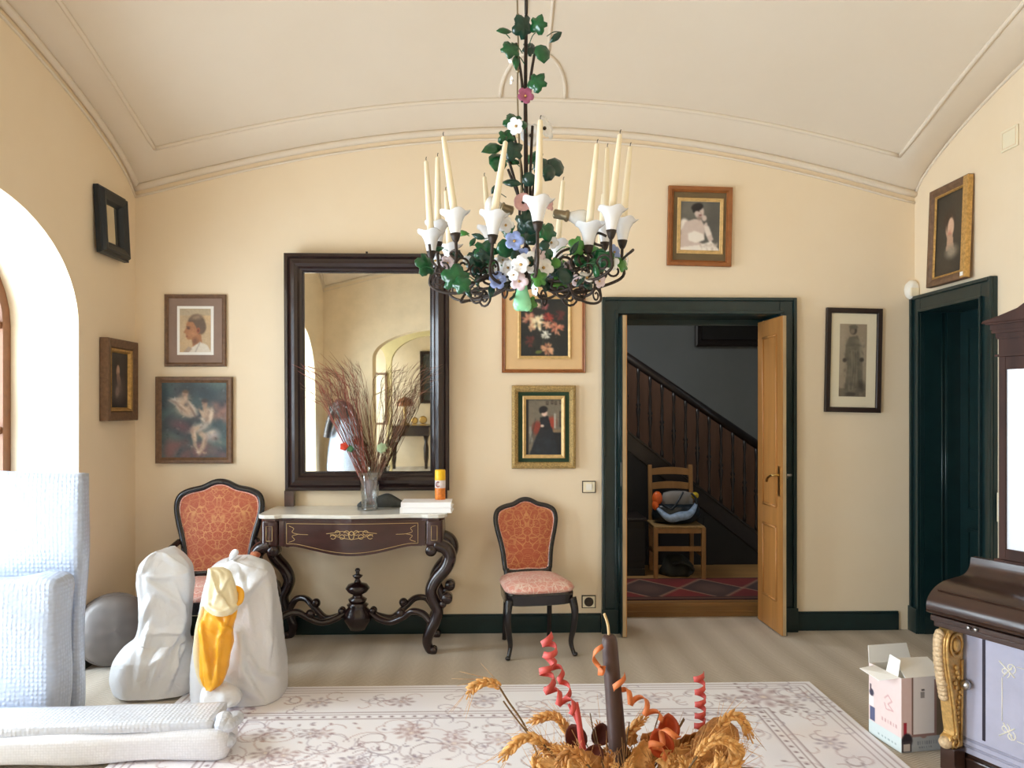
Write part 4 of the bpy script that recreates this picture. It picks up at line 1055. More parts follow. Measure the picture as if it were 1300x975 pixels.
# ================================================================ CHAIRS
def back_outline(sx, sz, z0):
    P = [(0, .915), (.036, .908), (.084, .884), (.148, .868), (.19, .842), (.203, .79), (.192, .72), (.172, .64), (.159, .57), (.152, .50), (.142, .462), (.09, .452), (0, .456)]
    P = [(x * sx, z0 + (z - .456) * sz) for x, z in P]
    return P + [(-x, z) for x, z in P[-2:0:-1]]
def lean(z, z0, y0, k): return y0 + (z - z0) * k
def chair(t, sx, sz, z0, y0, k, seat_w, seat_d, seat_z, arms=False):
    o = back_outline(sx, sz, z0)
    m = MB(); m.tube(smooth([(x, lean(z, z0, y0, k), z) for x, z in o], 5, True), .0165 * (1.15 if arms else 1), 10, closed=True, fx=1.15, fy=1.0); m.build('back_frame', 'ebonised_wood', t)
    sm = smooth([(x * .945, 0, z0 + .012 + (z - z0) * .952) for x, z in o], 4, True)
    zc = z0 + (.915 - .456) * sz * .52; V = []; n = len(sm); K = 7
    rings = []
    for i in range(K):
        q = 1 - i / (K - 1); bul = .026 * (1 - q ** 2.4)
        rings.append([(p_.x * max(q, .001), lean(zc + (p_.z - zc) * max(q, .001), z0, y0, k) - .004 - bul, zc + (p_.z - zc) * max(q, .001)) for p_ in sm])
    m = MB(); m.loft(rings, 0, False); m.loft([[(p_.x, lean(p_.z, z0, y0, k) + .012, p_.z) for p_ in sm], [(p_.x, lean(p_.z, z0, y0, k) - .004, p_.z) for p_ in sm]], 0, True, False)
    pad = m.build('back_pad', 'rust_brocade', t)
    m = MB(); m.tube([(p_.x * .99, lean(p_.z, z0, y0, k) - .007, zc + (p_.z - zc) * .99) for p_ in sm], .005, 6, closed=True); m.build('piping', 'lit_brocade', pad)
    # seat
    def so(g, n=40):
        out = []
        for i in range(n):
            a = 2 * PI * i / n; c_, s2 = math.cos(a), math.sin(a)
            x = math.copysign(abs(c_) ** .38, c_); y = math.copysign(abs(s2) ** .42, s2)
            wd = seat_w / 2 * (1 - .10 * (y + 1) / 2 * 1.5) - g
            out.append((x * wd, y * (seat_d / 2 - g) - (.018 * (1 - x * x) if y < 0 else 0)))
        return out
    m = MB(); m.loft([[(x, y, z) for x, y in so(g)] for z, g in ((seat_z - .075, .012), (seat_z - .07, .004), (seat_z - .012, .0), (seat_z, .006))], 0, True, False); m.build('seat_rail', 'ebonised_wood', t)
    m = MB(); m.loft([[(x, y, seat_z + zz) for x, y in so(g)] for zz, g in ((0, .004), (.018, -.006), (.036, .004), (.054, .035), (.068, .09), (.075, .15))], 0, True); m.build('seat_cushion', 'lit_brocade', t)
    def fleg(s_):
        x, y = s_ * (seat_w / 2 - .03), -seat_d / 2 + .03; m = MB()
        P = smooth([(x, y, seat_z - .04), (x + s_ * .014, y - .014, seat_z - .12), (x + s_ * .008, y - .008, seat_z * .45), (x - s_ * .006, y + .004, .09), (x + s_ * .004, y - .008, .03), (x + s_ * .016, y - .022, .006)], 5); n = len(P)
        m.tube(P, [.027 - .014 * min(1, i / n * 1.35) for i in range(n)], 10); m.ball((x + s_ * .014, y - .020, .014), .017, 1, 1, .8, 10); m.build('leg', 'ebonised_wood', t)
    def rleg(s_):
        xb = s_ * .142 * sx; m = MB()
        P = smooth([(xb, lean(z0 + .02, z0, y0, k), z0 + .02), (xb, y0 - .012, seat_z - .03), (xb + s_ * .006, y0 - .0, seat_z * .55), (xb + s_ * .01, y0 + .03, .004)], 5); n = len(P)
        m.tube(P, [.021 - .006 * i / n for i in range(n)], 8); m.build('leg', 'ebonised_wood', t)
    for s_ in (-1, 1): fleg(s_); rleg(s_)
    if arms:
        for s_ in (-1, 1):
            m = MB(); P = smooth([(s_ * .185 * sx, lean(z0 + .16, z0, y0, k), z0 + .2), (s_ * .21 * sx, y0 - .06, z0 + .165), (s_ * .225 * sx, y0 - .18, z0 + .135), (s_ * .222 * sx, y0 - .30, z0 + .13), (s_ * .22 * sx, y0 - .36, z0 + .10), (s_ * .21 * sx, y0 - .33, z0 + .05), (s_ * .21 * sx, y0 - .31, seat_z - .03)], 5)
            m.tube(P, .019, 8); a_ = m.build('arm', 'ebonised_wood', t)
            m = MB(); rings = []
            for i in range(9):
                q = i / 8; y = y0 - .10 - .2 * q; rad = .033 * math.sqrt(max(.08, 1 - (2 * q - 1) ** 4))
                rings.append([(s_ * (.215 + .008 * q) * sx + rad * math.cos(b_), y, z0 + .16 - .012 * q + rad * .75 * math.sin(b_)) for b_ in [2 * PI * i2 / 12 for i2 in range(12)]])
            m.loft(rings); m.build('arm_pad', 'rust_brocade', a_)
p = at(667, 700, 5.14)
t = thing('side_chair', 'black-framed side chair with rust brocade back and seat coloured as lit beside the double door', 'chair', (p.x + .045, 4.885, 0), (0, 0, math.radians(10)))
chair(t, 1.0, 1.0, .458, .19, .17, .455, .42, .40)
p = at(279, 670, 4.95)
t = thing('armchair', 'black-framed armchair with rust brocade back behind the white bags in the left corner', 'chair', (p.x - .01, 4.77, 0), (0, 0, math.radians(5)))
chair(t, 1.30, 1.25, .475, .22, .14, .55, .50, .40, True)
# ================================================================ RUG
RX0, RX1, RY0, RY1 = -1.62, 1.77, 1.75, 4.215
rw, rh = RX1 - RX0, RY1 - RY0
c = Canvas(420, 306, (242, 241, 247)); c.rng = np.random.RandomState(21); rr = random.Random(5)
mc = [(150, 118, 126), (128, 104, 112), (168, 134, 134), (142, 128, 146)]
c.blot(90, .06, [(246, 246, 250), (226, 222, 230), (236, 226, 224)], .35)
def fr(d, w, col, k):  # a line that runs d metres inside the edge
    a, b = d / rw, d / rh; c.line([(a, b), (1 - a, b), (1 - a, 1 - b), (a, 1 - b), (a, b)], w / rw, col, k)
c.rect(0, 0, 1, 1, (226, 222, 226), 0)
for d, w, k in ((.035, .008, .5), (.07, .006, .45), (.10, .006, .4), (.37, .007, .6), (.40, .006, .55), (.45, .007, .6)): fr(d, w, mc[1], k)
def scroll(x, y, s, a0, col, k=.7):
    pts = []; turn = rr.choice((-1, 1))
    for i in range(12):
        q = i / 11; a = a0 + turn * 4.4 * q; pts.append((x, y)); st = s * (1 - .75 * q) * .32; x += st * math.cos(a) / rw; y += st * math.sin(a) / rh
    c.line(pts, .0042 / rw * 1.3, col, k * .75)
def rosette(x, y, s, col, k=.6):
    for i in range(8):
        a = 2 * PI * i / 8; c.ell(x + s * math.cos(a) / rw, y + s * math.sin(a) / rh, s * .36 / rw, s * .22 / rh, col, math.degrees(a), .5, k * .8)
    c.ell(x, y, s * .5 / rw, s * .5 / rh, col, 0, .4, k * .7); c.ell(x, y, s * .2 / rw, s * .2 / rh, (236, 226, 220), 0, .4, .8)
for side in range(4):
    L = rw if side % 2 == 0 else rh; nn = int(L / .21)
    for i in range(nn):
        q = (i + .5) / nn; d = .235
        x, y = ((q, d / rh), (1 - d / rw, q), (q, 1 - d / rh), (d / rw, q))[side]
        (rosette(x, y, .052, mc[i % 4], .55) if i % 2 else None)
        for _ in range(5): scroll(x + rr.uniform(-.1, .1) / rw, y + rr.uniform(-.1, .1) / rh, rr.uniform(.05, .09), rr.uniform(0, 6.3), rr.choice(mc), .6)
    for i in range(int(L / .055)):
        q = (i + .5) / int(L / .055); d = .425
        x, y = ((q, d / rh), (1 - d / rw, q), (q, 1 - d / rh), (d / rw, q))[side]; c.ell(x, y, .010 / rw, .010 / rh, mc[1], 0, .4, .7)
for _ in range(430):
    x, y = rr.uniform(.48 / rw, 1 - .48 / rw), rr.uniform(.48 / rh, 1 - .48 / rh); scroll(x, y, rr.uniform(.07, .16), rr.uniform(0, 6.3), rr.choice(mc), rr.uniform(.35, .7))
for _ in range(46): rosette(rr.uniform(.16, .84), rr.uniform(.22, .78), rr.uniform(.03, .06), rr.choice(mc), .5)
for _ in range(300):
    x, y = rr.uniform(.15, .85), rr.uniform(.2, .8); c.ell(x, y, .014 / rw, .008 / rh, rr.choice(mc), rr.uniform(0, 180), .4, .55)
for x, y in ((.245, .5), (.5, .5), (.75, .5), (.9, .09), (.1, .09)): rosette(x, y, .10, mc[0], .55)
rg = c.build('rug', rw, rh, 'rug_pile', None, fn=lambda x, z: (x, z, 0.012), thick=.011)
rg.location = ((RX0 + RX1) / 2, (RY0 + RY1) / 2, 0)
tag(rg, 'large faded white oriental rug with brown scrolls on the sisal carpet', 'rug')

# ================================================================ WRAPPED THINGS AND BAGS ON THE LEFT
def wrapped_box(name, x0, x1, y0, y1, z0, z1, material, parent=None, seed=1, amp=.010, r=.02, top=None, cells=(14, 4, 20)):
    """rounded, slightly wrinkled parcel"""
    rng = np.random.RandomState(seed); ph = rng.uniform(0, 6.28, (8, 4)); fq = rng.uniform(3, 14, (8, 3))
    m = MB(); nx, ny, nz = cells; P = {}; idx = []
    def vid(i, j, k):
        if (i, j, k) in P: return P[i, j, k]
        x, y, z = x0 + (x1 - x0) * i / nx, y0 + (y1 - y0) * j / ny, z0 + (z1 - z0) * k / nz
        q = Vector((x, y, z)); c_ = Vector((min(max(x, x0 + r), x1 - r), min(max(y, y0 + r), y1 - r), min(max(z, z0 + r), z1 - r)))
        d = q - c_
        if d.length > 1e-6: q = c_ + d.normalized() * r * 1.0
        w = sum(math.sin(fq[a][0] * x + fq[a][1] * y + fq[a][2] * z + ph[a][0]) for a in range(8)) / 4
        n_ = d.normalized() if d.length > 1e-6 else Vector((0, 0, 0))
        q += n_ * amp * w
        if top: q = top(q)
        if z0 < .02: q.z = max(q.z, z0)
        P[i, j, k] = len(m.v); m.v.append(q); return P[i, j, k]
    def quad(a, b, c_, d): m.f.append([vid(*a), vid(*b), vid(*c_), vid(*d)]); m.m.append(0); m.s.append(True)
    for i in range(nx):
        for j in range(ny):
            quad((i, j, 0), (i, j + 1, 0), (i + 1, j + 1, 0), (i + 1, j, 0)); quad((i, j, nz), (i + 1, j, nz), (i + 1, j + 1, nz), (i, j + 1, nz))
        for k in range(nz):
            quad((i, 0, k), (i + 1, 0, k), (i + 1, 0, k + 1), (i, 0, k + 1)); quad((i, ny, k), (i, ny, k + 1), (i + 1, ny, k + 1), (i + 1, ny, k))
    for j in range(ny):
        for k in range(nz):
            quad((0, j, k), (0, j, k + 1), (0, j + 1, k + 1), (0, j + 1, k)); quad((nx, j, k), (nx, j + 1, k), (nx, j + 1, k + 1), (nx, j, k + 1))
    return m.build(name, material, parent)
Y1 = 3.86
q0, q1 = at(105, 600, Y1), at(95, 860, Y1)
o = wrapped_box('wrapped_parcel', -2.80, q0.x, Y1, Y1 + .09, 0.0, q0.z, 'bubble_wrap', None, 3, .006, .016, lambda q: Vector((q.x - .035 * (1 - q.z / 1.2) * (1 if q.x > -2.3 else 0), q.y - .0 + .0 * q.z, q.z)), (24, 4, 34))
tag(o, 'tall flat panel in white bubble wrap standing by the arched window', 'wrapped parcel')
Y2 = 3.63
q0 = at(94, 745, Y2)
def slope(q):
    a = .745 - .10 * max(0, (-2.14 - q.x)) - .16 * max(0, q.x + 2.13) ** 1.0
    q.z = q.z * a / .75 if q.z > 0 else q.z
    if q.x > -2.0: q.x += .03 * (1 - q.z / .75)
    q.y -= .03 * (1 - q.z / .75) ** 2
    return q
o = wrapped_box('wrapped_parcel', -2.75, q0.x - .085, Y2, Y2 + .19, 0, .75, 'bubble_wrap', None, 9, .012, .05, slope, (24, 8, 28))
tag(o, 'lower bulky bundle in bubble wrap leaning in front of the tall wrapped panel', 'wrapped parcel')
pl = thing('wrapped_plank', 'long flat bubble-wrapped package lying along the left edge of the rug', 'wrapped parcel', (-1.8, 3.42, .012))
rz_ = lambda q: q
o = wrapped_box('package_body', -.85, .66, -.13, .13, 0.0, .125, 'foam_wrap', pl, 5, .008, .035, None, (40, 8, 8))
o = wrapped_box('top_layer', -.85, .60, -.10, .14, .118, .165, 'pale_bubble_wrap', pl, 6, .004, .016, None, (40, 8, 5))
m = MB(); rng = random.Random(3)
for i in range(7): m.ball((.635 + rng.uniform(-.02, .03), rng.uniform(-.07, .09), rng.uniform(.06, .15)), rng.uniform(.028, .045), 1, 1.2, .8, 12)
m.build('crumpled_end', 'pale_bubble_wrap', pl)
pl.rotation_euler = (0, 0, math.radians(3.0))

# round thing in dull bubble wrap leaning in the corner
q = at(145, 798, 4.62)
ds = thing('wrapped_disc', 'round flat object in dull grey plastic leaning in the left corner', 'wrapped parcel', (q.x, q.y, .215), (math.radians(-8), 0, math.radians(28)))
m = MB()
m.lathe([(0, -.075), (.10, -.072), (.165, -.055), (.198, -.02), (.205, .0), (.20, .02), (.17, .045), (0, .05)], (0, 0, 0), 36, axis=(0, 1, 0), wav=lambda r, z, a: (r * (1 + .015 * math.sin(5 * a + 9 * z)), z + .004 * math.sin(3 * a + 20 * r) * min(1, r / .1)))
m.build('wrapping', 'dull_bubble_wrap', ds)
m = MB(); m.tube([(.202 * math.cos(a), .028 + .004 * math.sin(6 * a), .202 * math.sin(a)) for a in [2 * PI * i / 40 for i in range(40)]], .014, 8, closed=True); m.build('rim', 'dull_bubble_wrap', ds)

def crumple(m, seed, amp, f=1., flat=.016):
    """sharp creases and facets, the way thin film folds"""
    rng = np.random.RandomState(seed); D = rng.normal(size=(9, 3)) * [1, 1, .42]; D /= np.linalg.norm(D[:, :2], axis=1)[:, None]
    fr_ = np.array([7, 9, 12, 15, 19, 24, 31, 40, 52]) * f; ph = rng.uniform(0, 6.28, (9, 2)); am = amp * np.array([1, .95, .8, .65, .45, .3, .2, .12, .08])
    V = np.array([tuple(v) for v in m.v]); Nn = np.zeros_like(V)
    for f_ in m.f:
        if len(f_) != 4: continue
        a, b, c_, d = V[list(f_)]; n_ = np.cross(c_ - a, d - b)
        for i in f_: Nn[i] += n_
    Nn /= np.linalg.norm(Nn, axis=1)[:, None] + 1e-12
    if (Nn * (V - V.mean(0))).sum() < 0: Nn = -Nn
    tri = lambda x: np.abs((x / (2 * math.pi)) % 1 - .5) * 4 - 1
    warp = np.sin(V @ D[:3].T * 4 + ph[:3, 0]) * .6
    disp = sum(am[i] * tri((V @ D[i]) * fr_[i] + ph[i, 0] + warp[:, i % 3]) for i in range(9)) * .45
    low = np.clip((V[:, 2] - flat) / .03, 0, 1)
    V2 = V + Nn * (disp * (.25 + .75 * low))[:, None]; V2[:, 2] = np.maximum(V2[:, 2], np.minimum(V[:, 2], flat))
    m.v = [Vector(v) for v in V2]; return m
def creases(m, lines, back=False):
    """folds that run along given lines over the front of a bag: a sharp ridge, steep on one side"""
    V = np.array([tuple(v) for v in m.v]); Nn = np.zeros_like(V)
    for f_ in m.f:
        if len(f_) != 4: continue
        a, b, c_, d = V[list(f_)]; n_ = np.cross(c_ - a, d - b)
        for i in f_: Nn[i] += n_
    Nn /= np.linalg.norm(Nn, axis=1)[:, None] + 1e-12
    if (Nn * (V - V.mean(0))).sum() < 0: Nn = -Nn
    zc = V[:, 0] * SY + V[:, 1] * CY; U = 650 + F * (V[:, 0] * CY - V[:, 1] * SY) / zc; W_ = 520 - F * (V[:, 2] - EYE) / zc
    front = np.clip(-Nn[:, 1] * 2, 0, 1); D = np.zeros(len(V))
    for pts, w, amp in lines:
        P = [(p_.x, p_.z) for p_ in smooth([(u, 0, v) for u, v in pts], 6)]; best = np.full(len(V), 1e9); sg = np.zeros(len(V)); al = np.zeros(len(V)); n = len(P) - 1
        for k, ((x0_, y0_), (x1_, y1_)) in enumerate(zip(P[:-1], P[1:])):
            dx, dy = x1_ - x0_, y1_ - y0_; L2 = dx * dx + dy * dy + 1e-9; t_ = np.clip(((U - x0_) * dx + (W_ - y0_) * dy) / L2, 0, 1)
            ex_, ey_ = U - x0_ - t_ * dx, W_ - y0_ - t_ * dy; d = np.hypot(ex_, ey_); q = d < best
            best = np.where(q, d, best); sg = np.where(q, np.sign(dx * ey_ - dy * ex_), sg); al = np.where(q, (k + t_) / n, al)
        ww = np.where(sg > 0, w * 2.2, w * .5); D += 1.45 * amp * np.clip(1 - best / ww, 0, 1) * np.sqrt(np.clip(np.sin(np.pi * np.clip(al, .04, .96)), 0, 1))
    m.v = [Vector(v) for v in V + Nn * (D * front)[:, None]]; return m
def bag_rings(prof, Y, dep_, seed, K=110, wr=.03, pw=2.6):
    """prof: (v, u_left, u_right, depth half) in the photo -> rings"""
    rng = np.random.RandomState(seed); rings = []
    P = smooth([(a, b, c_) for a, b, c_ in prof], 10); n = len(P)
    ph = rng.uniform(0, 6.28, 6)
    for i, p_ in enumerate(P):
        v, ul, ur = p_; a, b = at(ul, v, Y), at(ur, v, Y); hw = (b.x - a.x) / 2; cx_ = (a.x + b.x) / 2; z = max(.0145, a.z)
        d = dep_(i / (n - 1)); R = []
        for k in range(K):
            t_ = 2 * PI * k / K
            w = 1 + wr * (math.sin(3 * t_ + ph[0] + 6 * i / n) + .7 * math.sin(5 * t_ + ph[1] - 9 * i / n) + .6 * math.sin(9 * t_ + ph[2] + 4 * i / n)) * (.4 + .6 * abs(math.sin(t_)))
            e = 2 / pw
            x = math.copysign(abs(math.cos(t_)) ** e, math.cos(t_)); y = math.copysign(abs(math.sin(t_)) ** e, math.sin(t_))
            R.append(Vector((cx_ + hw * x * (1 + .25 * (w - 1)), Y + d * y * w, z)))
        rings.append(R)
    return rings
t = thing('plastic_bag', 'white plastic bag tied around a tall bundle, left of the yellow bag', 'bag', (-1.75, 4.2, .013))
L = [(697, 207, 216), (703, 196, 230), (712, 184, 240), (722, 179, 245), (742, 178, 246), (765, 181, 243), (790, 182, 241), (806, 178, 239), (816, 168, 242), (830, 154, 247), (848, 145, 249), (866, 146, 249), (878, 154, 244), (884, 168, 226)]
m = MB(); m.loft(bag_rings(L, 4.20, lambda q: .10 + .03 * q + (.04 if q > .6 else 0) * min(1, max(0, (q - .6) / .1)), 2), 0, True); crumple(m, 3, .011, 2.2); creases(m, [([(178, 729), (205, 732), (243, 725)], 3, .012), ([(203, 697), (190, 710), (181, 727)], 4, .012), ([(206, 700), (222, 712), (236, 720)], 4, .010), ([(183, 733), (205, 748), (238, 772)], 5, .013), ([(199, 755), (188, 775), (183, 792)], 5, .012), ([(192, 797), (184, 830), (178, 868)], 5, .016), ([(240, 778), (224, 808), (207, 838), (190, 880)], 6, .020), ([(240, 806), (228, 835), (214, 876)], 4, .022), ([(243, 808), (248, 828), (240, 858)], 4, .020), ([(238, 806), (226, 822), (224, 850)], 3.5, .018), ([(240, 800), (220, 803), (190, 806)], 4, .010), ([(214, 838), (196, 842), (182, 862)], 4, .010), ([(222, 740), (232, 768), (238, 800)], 4, .010)]); m.build('bag_body', 'white_plastic_film', t, world=True)
t = thing('plastic_bag', 'large white plastic bag with a knotted top, right of the yellow bag', 'bag', (-1.28, 4.1, .013))
L = [(709, 292, 312), (713, 280, 330), (720, 270, 343), (738, 264, 349), (765, 258, 353), (800, 253, 357), (838, 250, 360), (866, 250, 361), (882, 251, 360), (890, 254, 348), (893, 262, 332)]
m = MB(); m.loft(bag_rings(L, 4.12, lambda q: .09 + .10 * min(1, q * 1.6), 6, 120, .03, 3.4), 0, True); crumple(m, 8, .010, 1.8); creases(m, [([(298, 714), (320, 722), (346, 728)], 4, .014), ([(338, 728), (318, 750), (300, 780)], 6, .020), ([(290, 801), (307, 803), (311, 850), (336, 890)], 6, .028), ([(308, 812), (328, 850), (358, 858)], 5, .020), ([(343, 740), (355, 800), (358, 852)], 5, .018), ([(346, 800), (340, 850)], 5, .012), ([(297, 716), (285, 735), (276, 760)], 4, .016), ([(300, 716), (310, 740), (322, 800)], 5, .012), ([(300, 830), (290, 860), (300, 890)], 5, .014), ([(262, 872), (300, 868), (330, 884)], 5, .012)]); m.build('bag_body', 'white_plastic_film', t, world=True)
m = MB(); a = at(296, 716, 4.08); b = at(299, 701, 4.07)
m.tube(smooth([a, a + Vector((-.012, 0, .03)), b, b + Vector((.012, -.01, .012))], 5), [.016, .014, .012, .011, .010, .011, .013, .016, .018, .019, .018, .017, .014, .011, .008, .004], 9, fx=1, fy=.6); m.build('knot', 'white_plastic_film', t, world=True)
t = thing('plastic_bag', 'crumpled yellow plastic bag with a pale turned-down top between the two white bags', 'bag', (-1.47, 3.9, .013))
L = [(772, 260, 302), (782, 257, 300), (800, 255, 297), (830, 254, 294), (852, 256, 289), (866, 259, 284), (872, 264, 276)]
m = MB(); m.loft(bag_rings(L, 3.84, lambda q: .035 + .02 * q, 9, 80, .09), 0, True); crumple(m, 5, .006, 2.4, -1); creases(m, [([(256, 786), (262, 825), (268, 866)], 4, .014), ([(292, 778), (282, 812), (276, 866)], 4, .016), ([(272, 776), (284, 792), (298, 800)], 4, .012), ([(260, 800), (276, 806), (292, 812)], 4, .008)]); m.build('bag_body', 'yellow_plastic_film', t, world=True)
L = [(721, 266, 282), (726, 265, 291), (738, 263, 296), (750, 262, 300), (762, 261, 303), (772, 262, 301), (778, 272, 296)]
m = MB(); m.loft(bag_rings(L, 3.84, lambda q: .03 + .03 * q, 4, 80, .10), 0, True); crumple(m, 15, .005, 2.6, -1); creases(m, [([(268, 724), (276, 748), (292, 772)], 4, .014), ([(292, 730), (282, 750), (272, 770)], 4, .012), ([(264, 765), (280, 776), (300, 768)], 4, .014)]); m.build('folded_top', 'pale_plastic_film', t, world=True)
m = MB(); m.tube(smooth([at(299, 745, 3.86), at(306, 752, 3.84), at(304, 764, 3.83), at(296, 768, 3.82)], 6), [.008 + .014 * math.sin(PI * i / 18) for i in range(19)], 8, fy=.5); m.build('loop_handle', 'yellow_plastic_film', t, world=True)
m = MB(); L = [(u, v) for u, v in ((258, 770), (252, 800), (251, 835), (256, 862), (262, 873))]
m.strip(smooth([at(u, v, 3.845) for u, v in L], 5), Vector((1, .4, 0)), [.02 + .02 * math.sin(PI * i / 20) for i in range(21)], .004); m.strip(smooth([at(u, v, 3.815) for u, v in ((282, 822), (276, 840), (270, 858))], 5), Vector((1, 0, .2)), [.006 + .02 * math.sin(PI * i / 10) for i in range(11)], .004)
m.build('white_edge', 'pale_plastic_film', t, world=True)
L = [(868, 262, 280), (876, 256, 300), (886, 254, 306), (892, 258, 300)]
m = MB(); m.loft(bag_rings(L, 3.84, lambda q: .03 + .06 * q, 14, 70, .07), 0, True); crumple(m, 25, .012, 3); m.build('bag_foot', 'white_plastic_film', t, world=True)

# ================================================================ WINE CARTON
t = thing('cardboard_box', 'open white and pink wine carton beside the gilded piano leg', 'box', (0, 0, 0))
A_ = fl(1141, 957); Bq = fl(1114, 934); Cq = fl(1201, 951)
ex = Vector((Cq.x - A_.x, Cq.y - A_.y, 0)); ex = ex.normalized(); ey = Vector((-ex.y, ex.x, 0)); t.location = (A_.x + .012, A_.y, .002); t.rotation_euler = (0, 0, math.atan2(ex.y, ex.x))
bw, bd, bh = .225, .22, .33
th = .004
c = Canvas(56, 84, (232, 226, 226))
c.rect(0, .0, .24, 1, (222, 196, 194)).rect(0, .8, 1, 1, (168, 172, 176)).rect(.23, 0, .27, .8, (122, 92, 84)).rect(.23, .76, .78, .8, (150, 118, 112)).rect(.78, .05, 1, .8, (116, 100, 82)).rect(.74, .05, .78, .8, (150, 118, 112))
c.ell(.5, .79, .07, .03, (150, 118, 112)).rect(.42, .2, .52, .29, (150, 144, 144)).rect(.45, .17, .52, .185, (80, 76, 78))
c.rect(.05, .6, .13, .76, (170, 40, 60)).ell(.13, .84, .12, .1, (40, 34, 44)).rect(.02, .84, .24, .99, (60, 54, 60)).rect(.05, .88, .2, .98, (196, 186, 180))
for i in range(9): c.rect(.36 + .05 * i, .86, .385 + .05 * i, .9, (120, 124, 132), .8)
for i in range(6): c.rect(.4 + .05 * i, .93, .425 + .05 * i, .95, (120, 124, 132), .8)
o = c.build('printed_front', bw, bh, 'printed_paper', t, .0005, .0004); o.location = (bw / 2, 0, bh / 2)
c = Canvas(44, 84, (234, 214, 210))
c.rect(0, .8, 1, 1, (216, 226, 226)).rect(.02, .45, .16, .58, (246, 244, 242)).rect(.05, .6, .2, .78, (90, 96, 130)).ell(.1, .4, .07, .05, (60, 60, 80)).rect(.04, .28, .1, .38, (80, 60, 70))
c.line([(.5, .38), (.6, .32), (.72, .38), (.6, .44), (.75, .5), (.55, .52), (.5, .45)], .02, (206, 150, 150), .8)
for i in range(6): c.rect(.42 + .08 * i, .66, .46 + .08 * i, .7, (206, 160, 158), .8); c.rect(.3 + .1 * i, .9, .35 + .1 * i, .93, (150, 170, 172), .8)
o = c.build('printed_side', bd, bh, 'printed_paper', t, .0005, .0004, fn=lambda x, z: (-.0005, -x, z)); o.location = (0, bd / 2, bh / 2)
m = MB(); m.box(0, bw, 0, th, 0, bh); m.box(0, bw, bd - th, bd, 0, bh); m.box(0, th, th, bd - th, 0, bh); m.box(bw - th, bw, th, bd - th, 0, bh); m.box(th, bw - th, th, bd - th, 0, th); m.build('carton', 'white_card', t)
def flap(pts):
    m = MB(); n = Vector(pts[1]) - Vector(pts[0]); n = n.cross(Vector(pts[2]) - Vector(pts[0])).normalized() * .0015
    m.add([Vector(p_) + n for p_ in pts] + [Vector(p_) - n for p_ in pts], [(0, 1, 2, 3), (7, 6, 5, 4)] + [(i, (i + 1) % 4, 4 + (i + 1) % 4, 4 + i) for i in range(4)]); m.build('flap', 'white_card', t)
flap([(0, .01, bh), (0, bd - .04, bh), (-.085, bd - .05, bh - .005), (-.075, .05, bh - .02)])
flap([(.0, bd, bh), (bw, bd, bh), (bw - .01, bd + .02, bh + .075), (.01, bd + .02, bh + .075)])
flap([(.02, .001, bh), (bw, .001, bh), (bw - .02, .09, bh + .055), (.03, .09, bh + .06)])
flap([(.0, .02, bh), (.0, .10, bh), (.02, .10, bh + .075), (.02, .03, bh + .07)])

# ================================================================ PIANO
pn = thing('upright_piano', 'dark polished cabinet piano with gilded scroll legs at the right edge', 'piano', (1.99, 3.25, 0), (0, 0, math.radians(-67)))
LEN = 1.45
m = MB(); m.box(0, LEN, .002, .50, .04, .62); m.box(-.012, LEN + .012, -.012, .51, 0, .055); m.build('lower_case', 'piano_rosewood', pn, bev=.006)
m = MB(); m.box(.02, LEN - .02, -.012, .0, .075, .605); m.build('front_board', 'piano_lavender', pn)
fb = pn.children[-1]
m = MB(); m.box(.0, .022, -.02, .01, .055, .61); m.box(LEN - .022, LEN, -.02, .01, .055, .60); m.build('corner_post', 'piano_dark_line', pn)
m = MB()
for x in (.145, LEN - .145): MB().box(x - .006, x + .006, -.0145, -.012, .155, .605).build('panel_groove', 'piano_dark_line', fb)
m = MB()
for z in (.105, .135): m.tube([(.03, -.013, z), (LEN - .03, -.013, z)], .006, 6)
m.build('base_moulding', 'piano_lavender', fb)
m = MB(); Z0_, Z1_, Xa, Xb = .205, .50, .22, LEN - .22
def il(pts, r=.0022): m.tube([(x, -.0125, z) for x, z in pts], r, 4)
il([(Xa, Z0_ + .06), (Xa, Z1_ - .06)]); il([(Xb, Z0_ + .06), (Xb, Z1_ - .06)]); il([(Xa + .06, Z0_), (Xb - .06, Z0_)]); il([(Xa + .06, Z1_), (Xb - .06, Z1_)])
for (x, z, sx_, sz_) in ((Xa, Z0_, 1, 1), (Xb, Z0_, -1, 1), (Xa, Z1_, 1, -1), (Xb, Z1_, -1, -1)):
    for a_, b_ in ((.035, .012), (.012, .035)):
        il([(x + sx_ * (a_ + (.003 + .0016 * i) * math.cos(i * .62)), z + sz_ * (b_ + (.003 + .0016 * i) * math.sin(i * .62))) for i in range(13)], .0026)
    il([(x - sx_ * .012, z - sz_ * .004), (x + sx_ * .05, z + sz_ * .046)], .0034); il([(x + sx_ * .005, z + sz_ * .055), (x + sx_ * .045, z + sz_ * .0)], .0028)
m.build('inlay', 'ivory_inlay', fb)
m = MB(); m.lathe([(.008, 0), (.008, .014), (.019, .02), (.022, .03), (.016, .04), (0, .043)], (.085, -.012, .37), 18, axis=(0, -1, 0)); m.build('knob', 'steel', fb)
